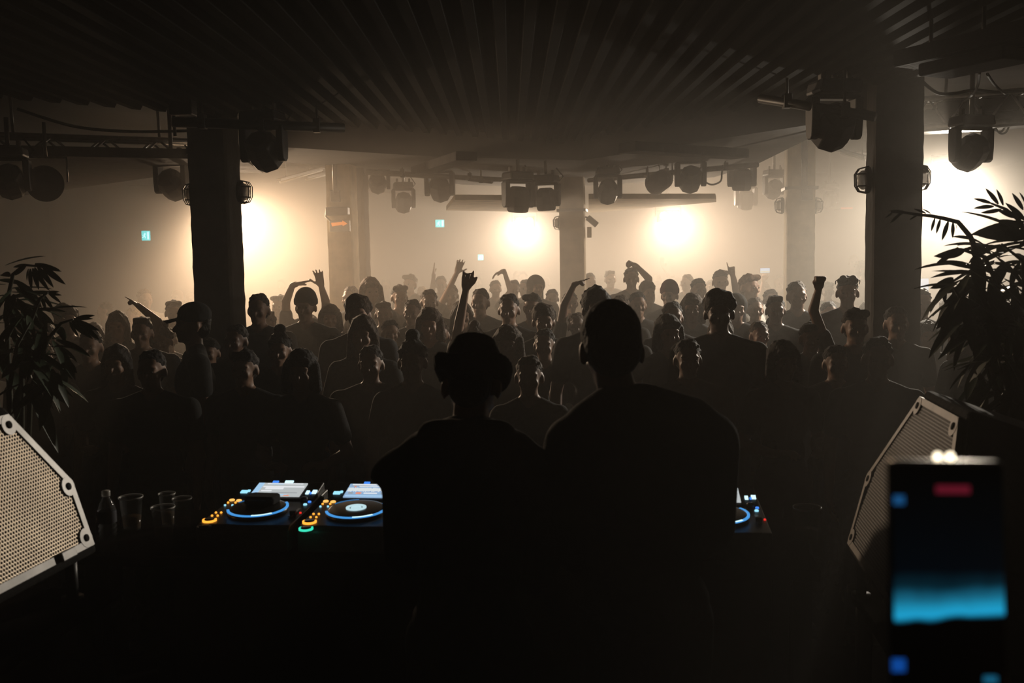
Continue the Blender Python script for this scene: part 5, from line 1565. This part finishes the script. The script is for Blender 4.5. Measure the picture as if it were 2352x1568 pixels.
# phone in the foreground
YP = .66
pc = at(2172, 1332, YP)
t = thing('phone', 'big blurred phone with a blue band on its screen, close at the lower corner', 'phone', pc)
u0, u1 = at(2043, 1332, YP), at(2306, 1332, YP); pw = u1.x - u0.x; ph = pw * 2.08
Mp = Matrix.Rotation(math.radians(-8), 4, 'X') @ Matrix.Rotation(math.radians(1.5), 4, 'Y')
MB().box((0, 0, 0), (pw, .009, ph)).build('case', M_BLACKP, t, False, .0035, Mp)
fr = MB()
MB().box((0, 0, ph / 2 - .0012), (pw * .93, .0085, .003)).build('metal_edge', mat('polished_edge', (.6, .56, .5), .15, metal=1, noise=.05, scale=9), t, False, .001, Mp)


def scr(x0, x1, y0, y1, m, name, dy=-.0052):
    """patch of the lit screen, in shares of its width and height from its top left"""
    MB().box(((x0 + x1 - 1) / 2 * pw * .95, dy, (1 - y0 - y1) / 2 * ph * .96), ((x1 - x0) * pw * .95, .0006, (y1 - y0) * ph * .96)).build(name, m, t, False, 0, Mp)


def screen_mat():
    m = bpy.data.materials.new('phone_camera_view'); m.use_nodes = True; n = m.node_tree; p = n.nodes['Principled BSDF']
    p.inputs['Base Color'].default_value = (.004, .004, .005, 1); p.inputs['Roughness'].default_value = .25
    tc = n.nodes.new('ShaderNodeTexCoord'); sep = n.nodes.new('ShaderNodeSeparateXYZ'); n.links.new(tc.outputs['Object'], sep.inputs[0])
    nz = n.nodes.new('ShaderNodeTexNoise'); nz.inputs['Scale'].default_value = 26; n.links.new(tc.outputs['Object'], nz.inputs['Vector'])
    ad = n.nodes.new('ShaderNodeMath'); ad.operation = 'MULTIPLY_ADD'; ad.inputs[1].default_value = .012; n.links.new(nz.outputs['Fac'], ad.inputs[0]); tl = n.nodes.new('ShaderNodeMath'); tl.operation = 'MULTIPLY_ADD'; tl.inputs[1].default_value = -.05; n.links.new(sep.outputs['X'], tl.inputs[0]); n.links.new(sep.outputs['Z'], tl.inputs[2]); n.links.new(tl.outputs[0], ad.inputs[2])
    mr = n.nodes.new('ShaderNodeMapRange'); mr.inputs['From Min'].default_value = -ph / 2; mr.inputs['From Max'].default_value = ph / 2; n.links.new(ad.outputs[0], mr.inputs['Value'])
    cr = n.nodes.new('ShaderNodeValToRGB'); e = cr.color_ramp.elements
    e[0].position = 0; e[0].color = (0, 0, 0, 1); e[1].position = 1; e[1].color = (0, 0, 0, 1)
    for pos, c in ((.385, (0, 0, 0)), (.405, (.010, .27, .48)), (.44, (.008, .20, .34)), (.47, (.006, .10, .17)), (.52, (.001, .012, .02)), (.58, (.0001, .001, .002))):
        q = e.new(pos); q.color = (*c, 1)
    n.links.new(mr.outputs[0], cr.inputs[0]); n.links.new(cr.outputs[0], p.inputs['Emission Color']); p.inputs['Emission Strength'].default_value = 1.3
    m.cycles.emission_sampling = 'NONE'
    return m


scr(.0, 1, 0, 1, screen_mat(), 'screen')
scr(.39, .70, .085, .12, mat('screen_red', (.02, .005, .005), .4, noise=.1, scale=9, emit=(.20, .012, .03), estr=.5), 'record_bar', -.0058)
scr(-.0, .10, .13, .17, mat('screen_dim_blue', (.01, .01, .02), .4, noise=.1, scale=9, emit=(.01, .08, .22), estr=.8), 'blue_icon', -.0058)
scr(-.03, .09, .83, .885, mat('screen_deep_blue', (.01, .01, .02), .4, noise=.1, scale=9, emit=(.005, .07, .35), estr=.8), 'blue_icon', -.0058)
scr(.80, .92, .90, .93, mat('screen_teal', (.01, .01, .02), .4, noise=.1, scale=9, emit=(.01, .12, .22), estr=.8), 'teal_icon', -.0058)
# pair of glowing beads added on the top edge for its two bright highlights
for x in (-.055, .055):
    MB().lathe([(.0012, 0), (.0024, .001), (.0024, .0035), (.0012, .005)], (x * pw, 0, ph / 2), 10).build('edge_glow_bead', mat('edge_glow_white', (1, 1, 1), .4, noise=.02, scale=5, emit=(1, .86, .62), estr=3.5), t, True, 0, Mp)
# its holder stands beside the camera
k = 1.0
loc = Vector((.66, -.02, STAGE_Z))
A = default_arms('bent')
def loc2(p): q = Vector(p) - loc; return Vector((-q.x, -q.y, q.z))
wr = at(2250, 1890, .60); tip = at(2195, 1600, .668)
A[1] = dict(sh=A[1]['sh'], el=loc2((.50, .30, 1.40)), wr=loc2(wr), d=loc2(tip) - loc2(wr), n=loc2(loc + Vector((0, -1, .1))), hand='flat', sgn=1.0, abs=True)
ms = person_meshes('filming', A, .0085, sleeve=1.9, bulk=.022)
place_person(ms, loc, math.pi, k, 'person in a dark top holding up the big blurred phone', 'short', 'black', SK['t'], 'black', 'black')
